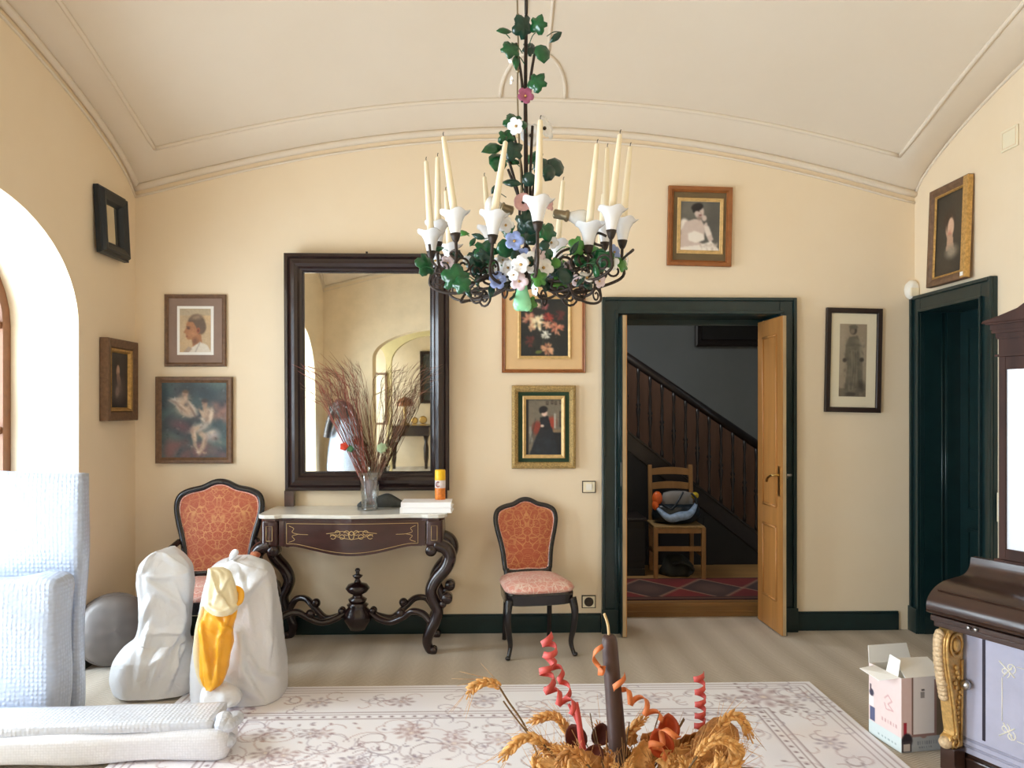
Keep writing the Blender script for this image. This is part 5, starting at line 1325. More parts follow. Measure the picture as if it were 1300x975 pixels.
# key bed and curved lid
m = MB(); m.box(-.0, LEN, -.125, .02, .605, .63); m.box(-.005, LEN + .01, -.14, .02, .63, .655); m.build('key_bed', 'piano_rosewood', pn, bev=.006)
prof = smooth([(-.125, 0, .656), (-.152, 0, .668), (-.158, 0, .70), (-.142, 0, .735), (-.10, 0, .768), (-.04, 0, .788), (.03, 0, .795), (.085, 0, .805), (.115, 0, .83), (.128, 0, .875)], 4)
poly = [(p_.x, p_.z) for p_ in prof] + [(.16, .875), (.16, .652)]
m = MB(); n = len(poly)
V = [(-.008, y, z) for y, z in poly] + [(LEN + .008, y, z) for y, z in poly]
m.add(V, [(k, k + 1, n + k + 1, n + k) for k in range(n - 3)], 0, True); m.add(V, [tuple(range(n))[::-1], tuple(range(n, 2 * n)), (n - 3, n - 2, 2 * n - 2, 2 * n - 3), (n - 2, n - 1, 2 * n - 1, 2 * n - 2), (n - 1, 0, n, 2 * n - 1)])
ld = m.build('keyboard_lid', 'piano_rosewood', pn)
m = MB(); m.tube([(-.006, -.155, .674), (LEN, -.155, .674)], .007, 8); m.tube([(.02, -.118, .757), (LEN, -.118, .757)], .005, 6); m.build('lid_moulding', 'piano_rosewood', ld)
for x in (.17, .20):
    m = MB(); m.lathe([(.008, 0), (.008, .006), (.004, .009), (0, .009)], (x, -.143, .643), 12, axis=(0, -1, 0)); m.build('lid_lock', 'steel', ld)
# gilded console legs
def gleg(x0):
    g = MB(); m = MB()
    P = [(-.022, .604), (-.10, .604), (-.135, .57), (-.14, .50), (-.128, .42), (-.112, .35), (-.098, .28), (-.085, .20), (-.08, .16), (-.10, .145), (-.105, .12), (-.085, .10), (-.022, .10)]
    pts = [(q.x, q.z) for q in smooth([(y, 0, z) for y, z in P[1:-1]], 4)]; poly = [P[0]] + pts + [P[-1]]
    m.prism(poly, lambda y, z, d: (x0 + d, y, z), .012, .062); lg = m.build('leg', 'antique_gold', pn, bev=.004)
    s_ = MB()
    s_.tube([(x0 + .066, y + .012, z) for y, z in pts[2:-8]], .006, 6); s_.tube([(x0 + .066, -.034, .47), (x0 + .066, -.036, .3), (x0 + .066, -.042, .13)], .006, 6)
    s_.tube([(x0 + .066, -.072 + .036 * math.cos(a), .535 + .046 * math.sin(a)) for a in [2 * PI * i / 24 for i in range(24)]], .007, 6, closed=True)
    s_.tube([(x0 + .066, -.078 + (.002 + .0016 * i) * math.cos(i * .5), .125 + (.002 + .0016 * i) * math.sin(i * .5)) for i in range(17)], .005, 6)
    s_.ball((x0 + .066, -.072, .535), .028, .5, .85, 1.1, 12)
    rng = random.Random(3)
    for i in range(12): s_.ball((x0 + .066, -.066 + rng.uniform(-.012, .02) + .0 * i, .44 - i * .021), .011 - .0004 * i, .7, rng.uniform(.8, 1.4), 1.1, 8)
    s_.build('carved_scroll', 'antique_gold', lg)
    a = MB(); rng = random.Random(6)
    for i in range(16): q = pts[3 + i]; a.ball((x0 + .034, q[0] - .004, q[1]), .02, 1.15, .7, 1, 8)
    a.build('acanthus_leaf', 'pale_gold', lg); a = MB(); a.ball((x0 + .037, -.118, .375), .018, 1.3, 1.4, .8, 10); a.build('leaf_tip', 'pale_gold', lg); a = MB(); a.ball((x0 + .037, -.098, .122), .026, 1.1, 1, 1, 12); a.build('scroll_foot', 'pale_gold', lg)
    f = MB(); f.box(x0 + .005, x0 + .07, -.09, -.021, .0, .10); f.build('leg_block', 'piano_rosewood', lg, bev=.004)
gleg(.0); gleg(LEN - .075)
# upper cabinet with mirror glass, window reflection painted white, and broken pediment
HXa, HY0, HY1 = .10, .15, .45
m = MB(); m.box(HXa, LEN - HXa, HY0 + .03, HY1, .60, 1.745); m.build('upper_case', 'hutch_wood', pn)
up = pn.children[-1]
m = MB()
m.box(HXa, HXa + .028, HY0, HY0 + .03, .875, 1.745); m.box(LEN - HXa - .028, LEN - HXa, HY0, HY0 + .03, .875, 1.745)
m.box(HXa + .028, LEN - HXa - .028, HY0, HY0 + .03, .875, .93); m.box(HXa + .028, LEN - HXa - .028, HY0, HY0 + .03, 1.69, 1.745)
m.box(HXa - .012, LEN - HXa + .012, HY0 - .015, HY0 + .03, .872, .885); m.build('door_frame', 'hutch_wood', up, bev=.002)
m = MB(); m.box(HXa + .028, LEN - HXa - .028, HY0 + .012, HY0 + .028, .93, 1.69); m.build('mirror_glass', 'painted_reflection_glass', up)
m = MB()
for (e, z0, z1) in ((.010, 1.745, 1.755), (0., 1.755, 1.82), (.005, 1.82, 1.828), (.008, 1.828, 1.845), (.018, 1.845, 1.86), (.022, 1.86, 1.882), (.036, 1.882, 1.89)):
    m.box(HXa - e, LEN - HXa + e, HY0 - e, HY1 + .0, z0, z1)
m.build('cornice', 'hutch_wood', up)
for s_ in (0, 1):
    m = MB(); P = [(-.055, 1.888), (-.045, 1.90), (.02, 1.915), (.10, 1.94), (.17, 1.985), (.22, 2.05), (.26, 2.12), (.31, 2.14), (.33, 2.11), (.31, 2.06), (.27, 2.0), (.2, 1.935), (.2, 1.888)]
    P = [(HXa + x if not s_ else LEN - HXa - x, z) for x, z in P]
    m.prism(P if not s_ else P[::-1], lambda x, z, d: (x, HY0 - .04 + d, z), 0, .07); m.build('pediment_scroll', 'hutch_wood', up, bev=.005)

# ================================================================ STAIR HALL THINGS
hz = HF + .001
q0 = fl(800, 767, HF); q1 = fl(893, 735, HF)
c = Canvas(120, 44, (120, 40, 40)); c.rng = np.random.RandomState(1)
c.blot(60, .08, [(130, 46, 44), (104, 34, 36), (96, 40, 38)], .4)
for i in range(5):
    x = .06 + i * .22; c.poly([(x - .11, .5), (x, .06), (x + .11, .5), (x, .94)], (72, 52, 50)); c.line([(x - .11, .5), (x, .06), (x + .11, .5), (x, .94), (x - .11, .5)], .006, (176, 146, 116), .8); c.ell(x, .5, .05, .2, (96, 70, 62), 0, .4)
c.rect(0, .86, 1, 1, (70, 40, 36)).rect(0, .9, 1, .94, (140, 106, 82), .7).rect(0, 0, 1, .04, (70, 40, 36))
o = c.build('rug', 2.3, .72, 'rug_pile', None, fn=lambda x, z: (x, z, .008), thick=.007); o.location = (1.75, 6.04, HF)
tag(o, 'dark red rug with diamonds on the raised floor of the stair hall', 'rug')
q0 = fl(838, 736, HF); q1 = fl(891, 736, HF); wC = q1.x - q0.x
t = thing('ladder_back_chair', 'brown ladder-back chair in the stair hall beyond the double door', 'chair', ((q0.x + q1.x) / 2, q0.y + .2, HF), (0, 0, math.radians(-2)))
wC = .40; hb = .93
for s_ in (-1, 1):
    m = MB(); m.box(s_ * (wC / 2) - .018, s_ * (wC / 2) + .018, -.2, -.164, 0, .435); m.build('leg', 'pine', t, bev=.004)
    m = MB(); m.tube([(s_ * (wC / 2 - .02), .17, .0), (s_ * (wC / 2 - .02), .17, .45), (s_ * (wC / 2 - .02), .22, hb)], .024, 4, sm=False); m.build('leg', 'pine', t, bev=.003)
for z in (.87, .745, .60):
    m = MB(); xs = [-(wC / 2 - .03) + (wC - .06) * i / 12 for i in range(13)]; y_ = .17 + (z - .45) * .1
    poly = [(x, z - .035 + .014 * math.cos(x / (wC / 2) * PI / 2)) for x in xs] + [(x, z + .02 + .02 * math.cos(x / (wC / 2) * PI / 2)) for x in xs[::-1]]
    m.prism(poly, lambda x, z_, d: (x, y_ + d, z_), -.008, .008); m.build('back_slat', 'pine', t)
m = MB(); m.box(-wC / 2 - .005, wC / 2 + .005, -.195, -.175, .385, .425); m.box(-wC / 2 + .018, wC / 2 - .018, -.192, -.178, .235, .275)
for s_ in (-1, 1): m.box(s_ * (wC / 2 - .01) - .01, s_ * (wC / 2 - .01) + .01, -.17, .16, .39, .425); m.box(s_ * (wC / 2 - .01) - .008, s_ * (wC / 2 - .01) + .008, -.17, .16, .19, .22)
m.build('rail', 'pine', t)
m = MB(); m.loft([[(x * (wC / 2 + .01), y * .2, z) for x, y in ((-1, -1), (1, -1), (1, .92), (-1, .92))] for z in (.425, .447)], 0, True, False); m.build('seat', 'rush_seat', t, bev=.008)
lx, ly = t.location.x, t.location.y
bg = thing('shopping_bag', 'stuffed black plastic bag with grey, blue and orange bits on the ladder-back chair', 'bag', (lx, ly, HF + .448))
m = MB(); K = 28
m.loft([[( .20 * r * math.cos(a) * (1 + .05 * math.sin(3 * a + z * 20)), .13 * r * math.sin(a) * (1 + .06 * math.sin(4 * a)), z) for a in [2 * PI * i / K for i in range(K)]] for r, z in ((.7, .0), (.98, .02), (1.05, .07), (1.0, .13), (.92, .17), (.8, .16), (.6, .12))], 0, True); m.build('bag_body', 'black_bag', bg)
m = MB(); m.loft([[(.02 + .135 * r * math.cos(a), .0 + .07 * r * math.sin(a), z) for a in [2 * PI * i / 20 for i in range(20)]] for r, z in ((.7, .10), (1, .15), (1.0, .22), (.9, .255), (.5, .27))]); m.build('grey_cloth', 'grey_cloth', bg)
m = MB(); m.tube(smooth([(-.17, -.09, .13), (-.09, -.155, .06), (0, -.16, .075), (.09, -.15, .095), (.16, -.09, .17)], 6), [.014 + .024 * math.sin(PI * i / 24) for i in range(25)], 8); m.build('blue_film', 'blue_bag', bg)
m = MB(); m.ball((-.165, -.05, .215), .05, .9, .8, 1.2, 12); m.ball((-.18, -.055, .16), .04, .8, .8, 1.2, 10); m.build('orange_packet', 'orange_bag', bg)
m = MB(); m.ball((.165, -.03, .235), .03, 1.1, .8, 1, 10); m.build('yellow_packet', 'yellow_bag', bg)
m = MB(); m.tube(smooth([(-.13, -.09, .17), (-.06, -.12, .13), (.0, -.11, .20), (.05, -.08, .27)], 6), .009, 6); m.tube(smooth([(.13, -.1, .1), (.16, -.10, .2), (.12, -.08, .26)], 6), .010, 6); m.build('handle', 'black_bag', bg)
t2 = thing('cloth_heap', 'dark heap of cloth on the floor under the ladder-back chair', 'cloth', (lx + .01, ly, hz))
m = MB(); m.loft([[( .14 * r * math.cos(a) * (1 + .12 * math.sin(3 * a + z * 30)), .11 * r * math.sin(a) * (1 + .1 * math.sin(5 * a)), z) for a in [2 * PI * i / 24 for i in range(24)]] for r, z in ((1, 0), (1.05, .03), (.95, .08), (.7, .14), (.45, .17), (.2, .175))]); m.build('heap', 'dark_cloth', t2)
m = MB(); m.tube(smooth([(-.06, -.12, .11), (0, -.125, .13), (.08, -.12, .10), (.12, -.1, .06)], 5), .016, 8); m.build('fold', 'dark_cloth', t2)
q = at(815, 700, 6.75)
t = thing('wooden_chest', 'dark wooden chest left of the ladder-back chair in the stair hall', 'chest', (1.10, 6.74, HF))
xr = lx - .27 - 1.10
m = MB(); m.box(-.4, xr, -.2, .2, .06, .47); m.box(-.4, xr, -.21, -.2, .0, .06); m.box(-.38, xr - .02, -.2, .2, 0, .06)
for x in (-.15, .13): m.box(x - .1, x + .1, -.206, -.2, .12, .4)
m.build('chest_body', 'under_stair', t, bev=.004); m = MB(); m.box(-.42, xr + .015, -.22, .21, .47, .495); m.build('lid', 'rail_wood', t, bev=.005)
a, b = at(882, 440, 7.98), at(975, 405, 7.98)
t = thing('framed_picture', 'dark framed picture high on the grey stair wall', 'picture', ((a.x + b.x) / 2 + .1, 7.985, a.z + .3))
w = b.x - a.x + .2; frame(t, w, .6, [(0, 0), (0, .04), (.02, .05), (.06, .04), (.08, .004)], 'rail_wood'); panel(t, w - .14, .46, .015, 'under_stair', 'picture_panel')

# ---- double door leaves
def leaf(label, x, hinge, w, flip):
    t = thing('door_leaf', label, 'door', (x, YB + .275, .008)); H = 2.14; th_ = .022
    m = MB(); s_ = -1 if flip else 1        # s_: side with green paint
    m.box(-th_ / 2, th_ / 2, -w, 0, 0, H); lf = m.build('leaf_core', 'worn_edge', t)
    def side(mt, nm, sg):
        m = MB(); xo = sg * th_ / 2; e = .006
        for (y0_, y1_, z0_, z1_) in ((-w, -w + .085, 0, H), (-.085, 0, 0, H), (-w + .085, -.085, 0, .20), (-w + .085, -.085, .72, .84), (-w + .085, -.085, H - .11, H)):
            m.box(xo, xo + sg * e, y0_ + .001, y1_ - .001, z0_, z1_)
        m.box(xo, xo + sg * .003, -w + .085, -.085, .20, .72); m.box(xo, xo + sg * .003, -w + .085, -.085, .84, H - .11)
        for (z0_, z1_) in ((.20, .72), (.84, H - .11)):
            for z in (z0_ + .012, z1_ - .012): m.tube([(xo + sg * .006, -w + .1, z), (xo + sg * .006, -.1, z)], .009, 6)
            for y in (-w + .1, -.1): m.tube([(xo + sg * .006, y, z0_ + .01), (xo + sg * .006, y, z1_ - .01)], .009, 6)
        m.build(nm, mt, t)
    side('green_gloss', 'green_face', s_); side('honey_wood', 'wood_face', -s_)
    if flip: MB().box(-th_ / 2 - .009, -th_ / 2 - .006, -w + .02, -w + .05, 1.0, 1.16).build('bolt_plate', 'steel', t)
    for sg, mt in (() if flip else ((s_, 'steel'), (-s_, 'brass'))):
        xo = sg * (th_ / 2 + .006)
        m = MB(); m.box(xo, xo + sg * .004, -w + .03, -w + .065, .93, 1.13); hp = m.build('handle_plate', mt, t)
        m = MB(); m.tube([(xo, -w + .047, 1.07), (xo + sg * .045, -w + .047, 1.07), (xo + sg * .05, -w + .06, 1.07), (xo + sg * .048, -w + .13, 1.045), (xo + sg * .048, -w + .15, 1.02)], [.009, .008, .008, .008, .009], 8); m.build('lever_handle', mt, hp)
    return t
leaf('right leaf of the double door, honey wood face turned to the opening', 1.956, 0, .435, False).rotation_euler.z = 0
leaf('left leaf of the double door seen edge on, with bare worn edge', .893, 0, .43, True)
bpy.data.objects['door_leaf'].rotation_euler.z = math.radians(1.5)
# ================================================================ CHANDELIER
ZC = 2.50
cc = dep(668, 330, ZC)
ch = thing('chandelier', 'wrought iron chandelier with porcelain flowers, ivy leaves and candle cups hanging from the vault', 'chandelier', (cc.x, cc.y, on_vault(cc.x, cc.y).z))
apex = on_vault(cc.x, cc.y).z
def W(m, name, ms, parent=None): return m.build(name, ms, parent or ch, world=True)
m = MB()
m.tube([dep(668, 20, ZC), dep(667, 120, ZC), dep(668, 250, ZC), dep(668, 345, ZC)], [.006, .0065, .008, .009], 8)
for (du, v0, u1, v1) in ((-6, 250, 646, 150), (5, 250, 676, 160), (-5, 130, 655, 55), (5, 120, 680, 60), (-9, 290, 640, 185), (7, 280, 688, 195), (-4, 300, 645, 215)):
    m.tube(smooth([dep(668 + du, v0, ZC + .01), dep(668 + du * 1.1, (v0 + v1) / 2 + 10, ZC - .01), dep(u1, v1, ZC)], 5), .0045, 6)
W(m, 'stem', 'iron')
m = MB()
for i in range(5): m.tube([dep(668, 8 - i * 0, ZC)] * 0 + [cc + Vector((.018 * math.cos(a) * (i % 2), .018 * math.cos(a) * ((i + 1) % 2), (dep(668, 6, ZC).z - cc.z) + i * .05 + .03 * math.sin(a))) for a in [2 * PI * k_ / 14 for k_ in range(14)]], .005, 6, closed=True)
z0 = dep(668, 6, ZC).z + .22
m.tube([(cc.x, cc.y, z0 - .03), (cc.x, cc.y, apex - .03)], .006, 6); m.lathe([(.055, 0), (.05, .03), (.02, .045), (0, .05)], (cc.x, cc.y, apex - .05), 18)
W(m, 'hanging_chain', 'iron')
m = MB(); m.tube(smooth([dep(663, 255, ZC - .02), dep(660, 200, ZC - .03), dep(657, 120, ZC - .02), dep(658, 60, ZC - .02), dep(657, 22, ZC - .02), Vector((cc.x - .03, cc.y - .02, z0)), Vector((cc.x - .02, cc.y, apex - .03))], 4), .0028, 5)
for v in (20, 90): m.ball(dep(657.5, v, ZC - .02), .007, n=6)
W(m, 'electric_wire', 'socket_metal')
m = MB(); m.lathe([(0, -.06), (.02, -.055), (.035, -.03), (.022, 0), (.03, .03), (.02, .06), (.012, .08)], dep(668, 345, ZC), 14); W(m, 'hub', 'iron')

# candle cups: pixel of the mouth, distance, and the tip of the candle
CUPS = [  # u, v mouth, zc, tip u, tip v, ordinal label
    (547, 296, 2.58, 541, 204, 'leftmost candle of the chandelier, leaning slightly left'),
    (556, 285, 2.66, 555.5, 199, 'second candle from the left, upright behind the leftmost one'),
    (577, 271, 2.34, 563, 173, 'tall cream candle leaning left, third tip from the left in the chandelier'),
    (571, 313, 2.80, 566, 242, 'short far candle behind the left leaning tall candle'),
    (621, 290, 2.78, 615, 224, 'thin far candle just left of the thick right-leaning one'),
    (627, 273, 2.32, 642, 179, 'thick cream candle leaning right, left of the chandelier stem'),
    (683, 255, 2.20, 686, 152, 'tallest candle, in front of the stem of the chandelier'),
    (708, 308, 2.78, 715, 229, 'far candle right of the stem, above the flower painting'),
    (748, 287, 2.40, 758, 182, 'candle with its cup lowest on the right side of the chandelier'),
    (768, 285, 2.62, 771, 187, 'thin candle between the two tall right-hand candles'),
    (777, 267, 2.34, 787, 170, 'tall candle leaning right over the second cup from the right'),
    (791, 281, 2.46, 800, 186, 'rightmost candle of the chandelier'),
    (762, 322, 2.86, 766, 246, 'short far candle low behind the right-hand cups'),
]
def wavy(r, z, a): return (r * (1 + .07 * math.cos(5 * a) * max(0, (r - .02) / .03)), z + .003 * math.cos(5 * a) * max(0, (r - .022) / .02))
hub = dep(668, 345, ZC)
rng = random.Random(12)
def spiral(m, c_, r, ang, ax, rr_=.0034, turns=1.5, s_=1):
    """flat iron curl in the plane of ax and z"""
    pts = []
    for i in range(20):
        q = i / 19; a = ang + s_ * 2 * PI * turns * q; R_ = r * (1 - .72 * q); pts.append(c_ + ax * (R_ * math.cos(a)) + Vector((0, 0, R_ * math.sin(a))))
    m.tube(pts, rr_, 6)
cupmesh = {}
for i, (u, v, zc, tu, tv, lab) in enumerate(CUPS):
    mouth = dep(u, v, zc); tip = dep(tu, tv, zc); dirv = (tip - mouth).normalized(); ax = (dirv + Vector((0, 0, 2))).normalized()
    cupb = mouth - ax * .076
    rad = Vector((cupb.x - hub.x, cupb.y - hub.y, 0)); rl = max(rad.length, .05); rn = rad / rl
    m = MB(); low = hub + rn * rl * .45 + Vector((0, 0, -.05 + rng.uniform(-.025, .025))); fa = cupb - ax * .10 + rn * .005
    P = smooth([hub + Vector((0, 0, .01)), hub + rn * rl * .2 + Vector((0, 0, -.035)), low, hub + rn * rl * .8 + Vector((0, 0, max(-.06, fa.z - hub.z - .03))), fa, cupb - ax * .05, cupb], 5)
    m.tube(P, .0050, 7)
    m.lathe([(.006, -.012), (.010, -.006), (.0135, .004), (.0165, .015)], cupb, 10, axis=ax)
    spiral(m, fa + rn * -.028 + Vector((0, 0, .018)), .028, 0, rn, .0036, 1.4, 1)
    spiral(m, low + rn * .03 + Vector((0, 0, -.0)), .034, PI, rn, .004, 1.5, rng.choice((-1, 1)))
    if i % 2 == 0: spiral(m, hub + rn * rl * .72 + Vector((0, 0, -.02)), .024, 1, rn, .003, 1.3, -1)
    arm = W(m, 'arm', 'iron')
    m = MB(); m.lathe([(.010, .0), (.015, .016), (.019, .036), (.024, .054), (.033, .070), (.046, .079), (.0465, .081), (.034, .075), (.022, .06), (.016, .04), (0, .035)], cupb, 30, axis=ax, wav=wavy)
    W(m, 'candle_cup', 'porcelain', arm)
    cb = mouth - dirv * .03; Lc = (tip - cb).length
    t = thing('taper_candle', lab, 'candle', cb, (0, 0, 0), 'candles in the chandelier')
    rb = .0118; m = MB(); m.lathe([(rb, 0), (rb * .98, Lc * .3), (rb * .8, Lc * .7), (rb * .6, Lc * .985), (rb * .3, Lc)], (0, 0, 0), 14, axis=dirv); cd = m.build('candle_body', 'candle_wax', t)
    m = MB(); m.tube([dirv * Lc, dirv * (Lc + .008), dirv * (Lc + .013) + Vector((.002, 0, 0))], .0013, 5); m.build('wick', 'wick', t)

# ivy
LEAF5 = [(0, -.40), (.20, -.52), (.42, -.44), (.48, -.22), (.42, -.06), (.58, .08), (.50, .26), (.28, .26), (.17, .44), (0, .58)]
LEAF5 = LEAF5 + [(-x, z) for x, z in LEAF5[-2:0:-1]]
LEAFN = [(0, -.5), (.16, -.25), (.22, 0), (.15, .28), (0, .55), (-.15, .28), (-.22, 0), (-.16, -.25)]
LEAFR = [(0, -.5), (.3, -.42), (.46, -.1), (.36, .25), (0, .52), (-.36, .25), (-.46, -.1), (-.3, -.42)]
def ivy(u, v, s_px, ang, zc, shape, mt, rx=None, rz__=None):
    p_ = dep(u, v, zc); s_ = s_px * zc / F; rng_ = random.Random(int(u * 7 + v * 13))
    rx = rng_.uniform(-.5, .35) if rx is None else rx; ry = rng_.uniform(-.6, .6) if rz__ is None else rz__
    M_ = Matrix.Rotation(ry, 3, 'Z') @ Matrix.Rotation(rx, 3, 'X') @ Matrix.Rotation(math.radians(ang), 3, 'Y')
    m = MB(); n = len(shape); curl = rng_.uniform(.12, .3)
    def pt(x, z, k): return p_ + M_ @ Vector((x * s_, (-.10 * curl - curl * (x * x + z * z) * -1.0 + k) * s_, z * s_))
    V = []
    for k in (0, .04):
        V += [pt(0, 0, -.12 + k)] + [pt(x * .55, z * .55, -.05 + k + (.05 if i % 3 == 1 else 0)) for i, (x, z) in enumerate(shape)] + [pt(x, z, k) for x, z in shape]
    o = 1 + 2 * n; Fc = []
    for i in range(n):
        j = (i + 1) % n
        Fc += [(0, 1 + j, 1 + i), (1 + i, 1 + j, 1 + n + j, 1 + n + i), (o, o + 1 + i, o + 1 + j), (o + 1 + i, o + 1 + n + i, o + 1 + n + j, o + 1 + j), (1 + n + i, 1 + n + j, o + 1 + n + j, o + 1 + n + i)]
    m.add(V, Fc, 0, True)
    st = p_ + M_ @ Vector((0, 0, -.45 * s_)); tgt = Vector((cc.x, cc.y, st.z - .03)); d = (tgt - st)
    if d.length > .05: d = d.normalized() * .05
    m.tube(smooth([st, st + d * .5 + Vector((0, 0, .008)), st + d], 4), .0016, 4)
    return W(m, 'ivy_leaf', mt)
G, D, B_ = 'ivy_green', 'dark_ivy', 'bright_ivy'
for a in [(640, 39, 22, 80, 2.45, LEAFN, G), (664, 34, 26, 100, 2.45, LEAF5, D), (683, 31, 22, 30, 2.43, LEAF5, G), (706, 47, 20, 230, 2.5, LEAFN, D), (648, 63, 22, 190, 2.46, LEAF5, G), (655, 78, 22, 180, 2.47, LEAFN, G),
          (689, 68, 24, 170, 2.43, LEAFR, G), (682, 104, 24, 40, 2.45, LEAF5, G), (672, 62, 18, 250, 2.55, LEAF5, D), (652, 155, 24, 120, 2.46, LEAF5, G), (662, 159, 16, 200, 2.44, LEAFR, G), (643, 175, 20, 20, 2.44, LEAF5, G),
          (626, 188, 36, 245, 2.42, LEAFN, G), (632, 206, 28, 200, 2.44, LEAFR, G), (651, 190, 26, 60, 2.43, LEAF5, D), (651, 205, 20, 100, 2.5, LEAFN, G), (689, 212, 26, 80, 2.44, LEAFR, D), (706, 211, 26, 300, 2.46, LEAFR, D), (697, 220, 22, 200, 2.42, LEAFR, D),
          (650, 232, 26, 280, 2.44, LEAFN, D), (672, 228, 20, 110, 2.43, LEAFR, D), (627, 240, 14, 30, 2.5, LEAFN, D), (676, 200, 18, 10, 2.55, LEAF5, G),
          (645, 292, 18, 60, 2.4, LEAF5, G), (643, 316, 26, 120, 2.38, LEAFR, G), (617, 318, 28, 20, 2.38, LEAF5, G), (668, 282, 30, 10, 2.38, LEAF5, D), (660, 300, 22, 200, 2.5, LEAF5, G), (674, 302, 22, 150, 2.45, LEAFR, D), (694, 295, 24, 170, 2.32, LEAF5, G),
          (600, 307, 16, 30, 2.4, LEAFN, G), (541, 336, 26, 60, 2.5, LEAF5, G), (578, 353, 32, 150, 2.3, LEAF5, G), (586, 362, 22, 200, 2.28, LEAF5, G), (605, 338, 24, 200, 2.4, LEAF5, D), (624, 340, 18, 170, 2.42, LEAF5, B_), (606, 355, 18, 180, 2.38, LEAFN, D), (624, 368, 22, 190, 2.4, LEAFN, D),
          (594, 371, 16, 150, 2.36, LEAFN, D), (557, 316, 16, 70, 2.6, LEAFN, G), (691, 325, 24, 200, 2.4, LEAF5, G), (733, 312, 22, 80, 2.4, LEAF5, B_), (737, 331, 20, 160, 2.42, LEAFR, G), (765, 331, 28, 200, 2.4, LEAF5, G), (753, 323, 20, 100, 2.5, LEAFN, D), (790, 336, 18, 190, 2.44, LEAF5, B_),
          (718, 350, 26, 200, 2.36, LEAFR, D), (737, 357, 18, 210, 2.36, LEAFN, D), (757, 345, 22, 175, 2.36, LEAFN, G), (777, 330, 20, 250, 2.55, LEAF5, D), (685, 353, 20, 60, 2.3, LEAF5, B_), (673, 386, 18, 100, 2.42, LEAF5, B_), (656, 366, 20, 180, 2.5, LEAFN, D),
          (747, 362, 14, 150, 2.4, LEAFR, D), (712, 338, 18, 20, 2.6, LEAF5, D), (640, 345, 18, 110, 2.55, LEAF5, D), (700, 345, 16, 300, 2.55, LEAF5, G), (672, 330, 18, 30, 2.3, LEAF5, D), (655, 325, 16, 250, 2.3, LEAFR, D)]: ivy(*a)

def flower(u, v, r_px, mt, d=(0, -1, 0), zc=2.4, deep=.5, cm='gilt', wv_=.18):
    p_ = dep(u, v, zc); r = r_px * zc / F; m = MB()
    m.lathe([(.12 * r, -deep * r), (.3 * r, -.3 * deep * r), (.62 * r, .05 * r), (r, .18 * r), (r * 1.0, .22 * r), (.6 * r, .14 * r), (.25 * r, -.1 * deep * r), (0, -.2 * deep * r)], p_, 30, axis=d, wav=lambda R_, z, a: (R_ * (1 + wv_ * (1.6 * abs(math.cos(2.5 * a)) ** .5 - 1) * min(1, R_ / (.7 * r))), z))
    fl_ = W(m, 'porcelain_flower', mt)
    m = MB(); dd = Vector(d).normalized(); m.ball(p_ + dd * r * .04, r * .17, n=8); W(m, 'flower_center', cm, fl_)
for a in [(667, 122, 10, 'mauve_porcelain', (.2, -1, .1)), (664, 257, 11.5, 'pink_porcelain', (-.1, -1, 0), 2.36, .3, 'iron', .03), (695, 258, 10, 'pink_porcelain', (.8, -.6, .2), 2.4), (655, 160, 10, 'porcelain', (-.4, -.8, -.4)), (674, 172, 14, 'porcelain', (.3, -1, 0), 2.56, .4, 'iron'), (691, 163, 14, 'porcelain', (.7, -.6, .2), 2.6, .6, 'iron'),
          (653, 306, 11.5, 'blue_porcelain', (0, -1, 0), 2.3), (632, 356, 10.5, 'blue_porcelain', (-.2, -1, -.1), 2.36), (659, 357, 11, 'blush_porcelain', (0, -1, -.5), 2.3), (642, 286, 10, 'porcelain', (0, -1, .1), 2.36, .2), (672, 334, 14, 'porcelain', (0, -1, .2), 2.3), (661, 336, 11, 'porcelain', (-.3, -1, 0), 2.28), (690, 340, 12, 'porcelain', (.3, -1, .3), 2.34), (683, 321, 11, 'blush_porcelain', (.6, -.7, .1), 2.34), (645, 340, 10, 'porcelain', (-.7, -.6, .1), 2.36), (633, 342, 9, 'porcelain', (-.8, -.5, 0), 2.4),
          (680, 367, 8, 'porcelain', (-.9, -.4, -.2), 2.36), (776, 335, 10, 'porcelain', (-.3, -.9, .2), 2.4), (745, 353, 10, 'porcelain', (.2, -.7, .7), 2.38), (761, 357, 8, 'blush_porcelain', (.5, -.8, -.2), 2.42), (732, 356, 7, 'blush_porcelain', (-.4, -.8, 0), 2.4), (780, 320, 9, 'blue_porcelain', (.6, -.7, .2), 2.5), (794, 329, 8, 'porcelain', (.9, -.4, 0), 2.5), (553, 331, 9, 'porcelain', (-.5, -.8, .2), 2.6), (568, 334, 9, 'blush_porcelain', (.3, -.9, .2), 2.66), (700, 308, 9, 'porcelain', (.2, -.9, .3), 2.6), (652, 349, 7, 'porcelain', (-.3, -1, -.3), 2.28), (648, 75, 5, 'porcelain', (-.9, -.3, -.3), 2.48), (650, 102, 5, 'porcelain', (-.9, -.3, 0), 2.48)]: flower(*a)

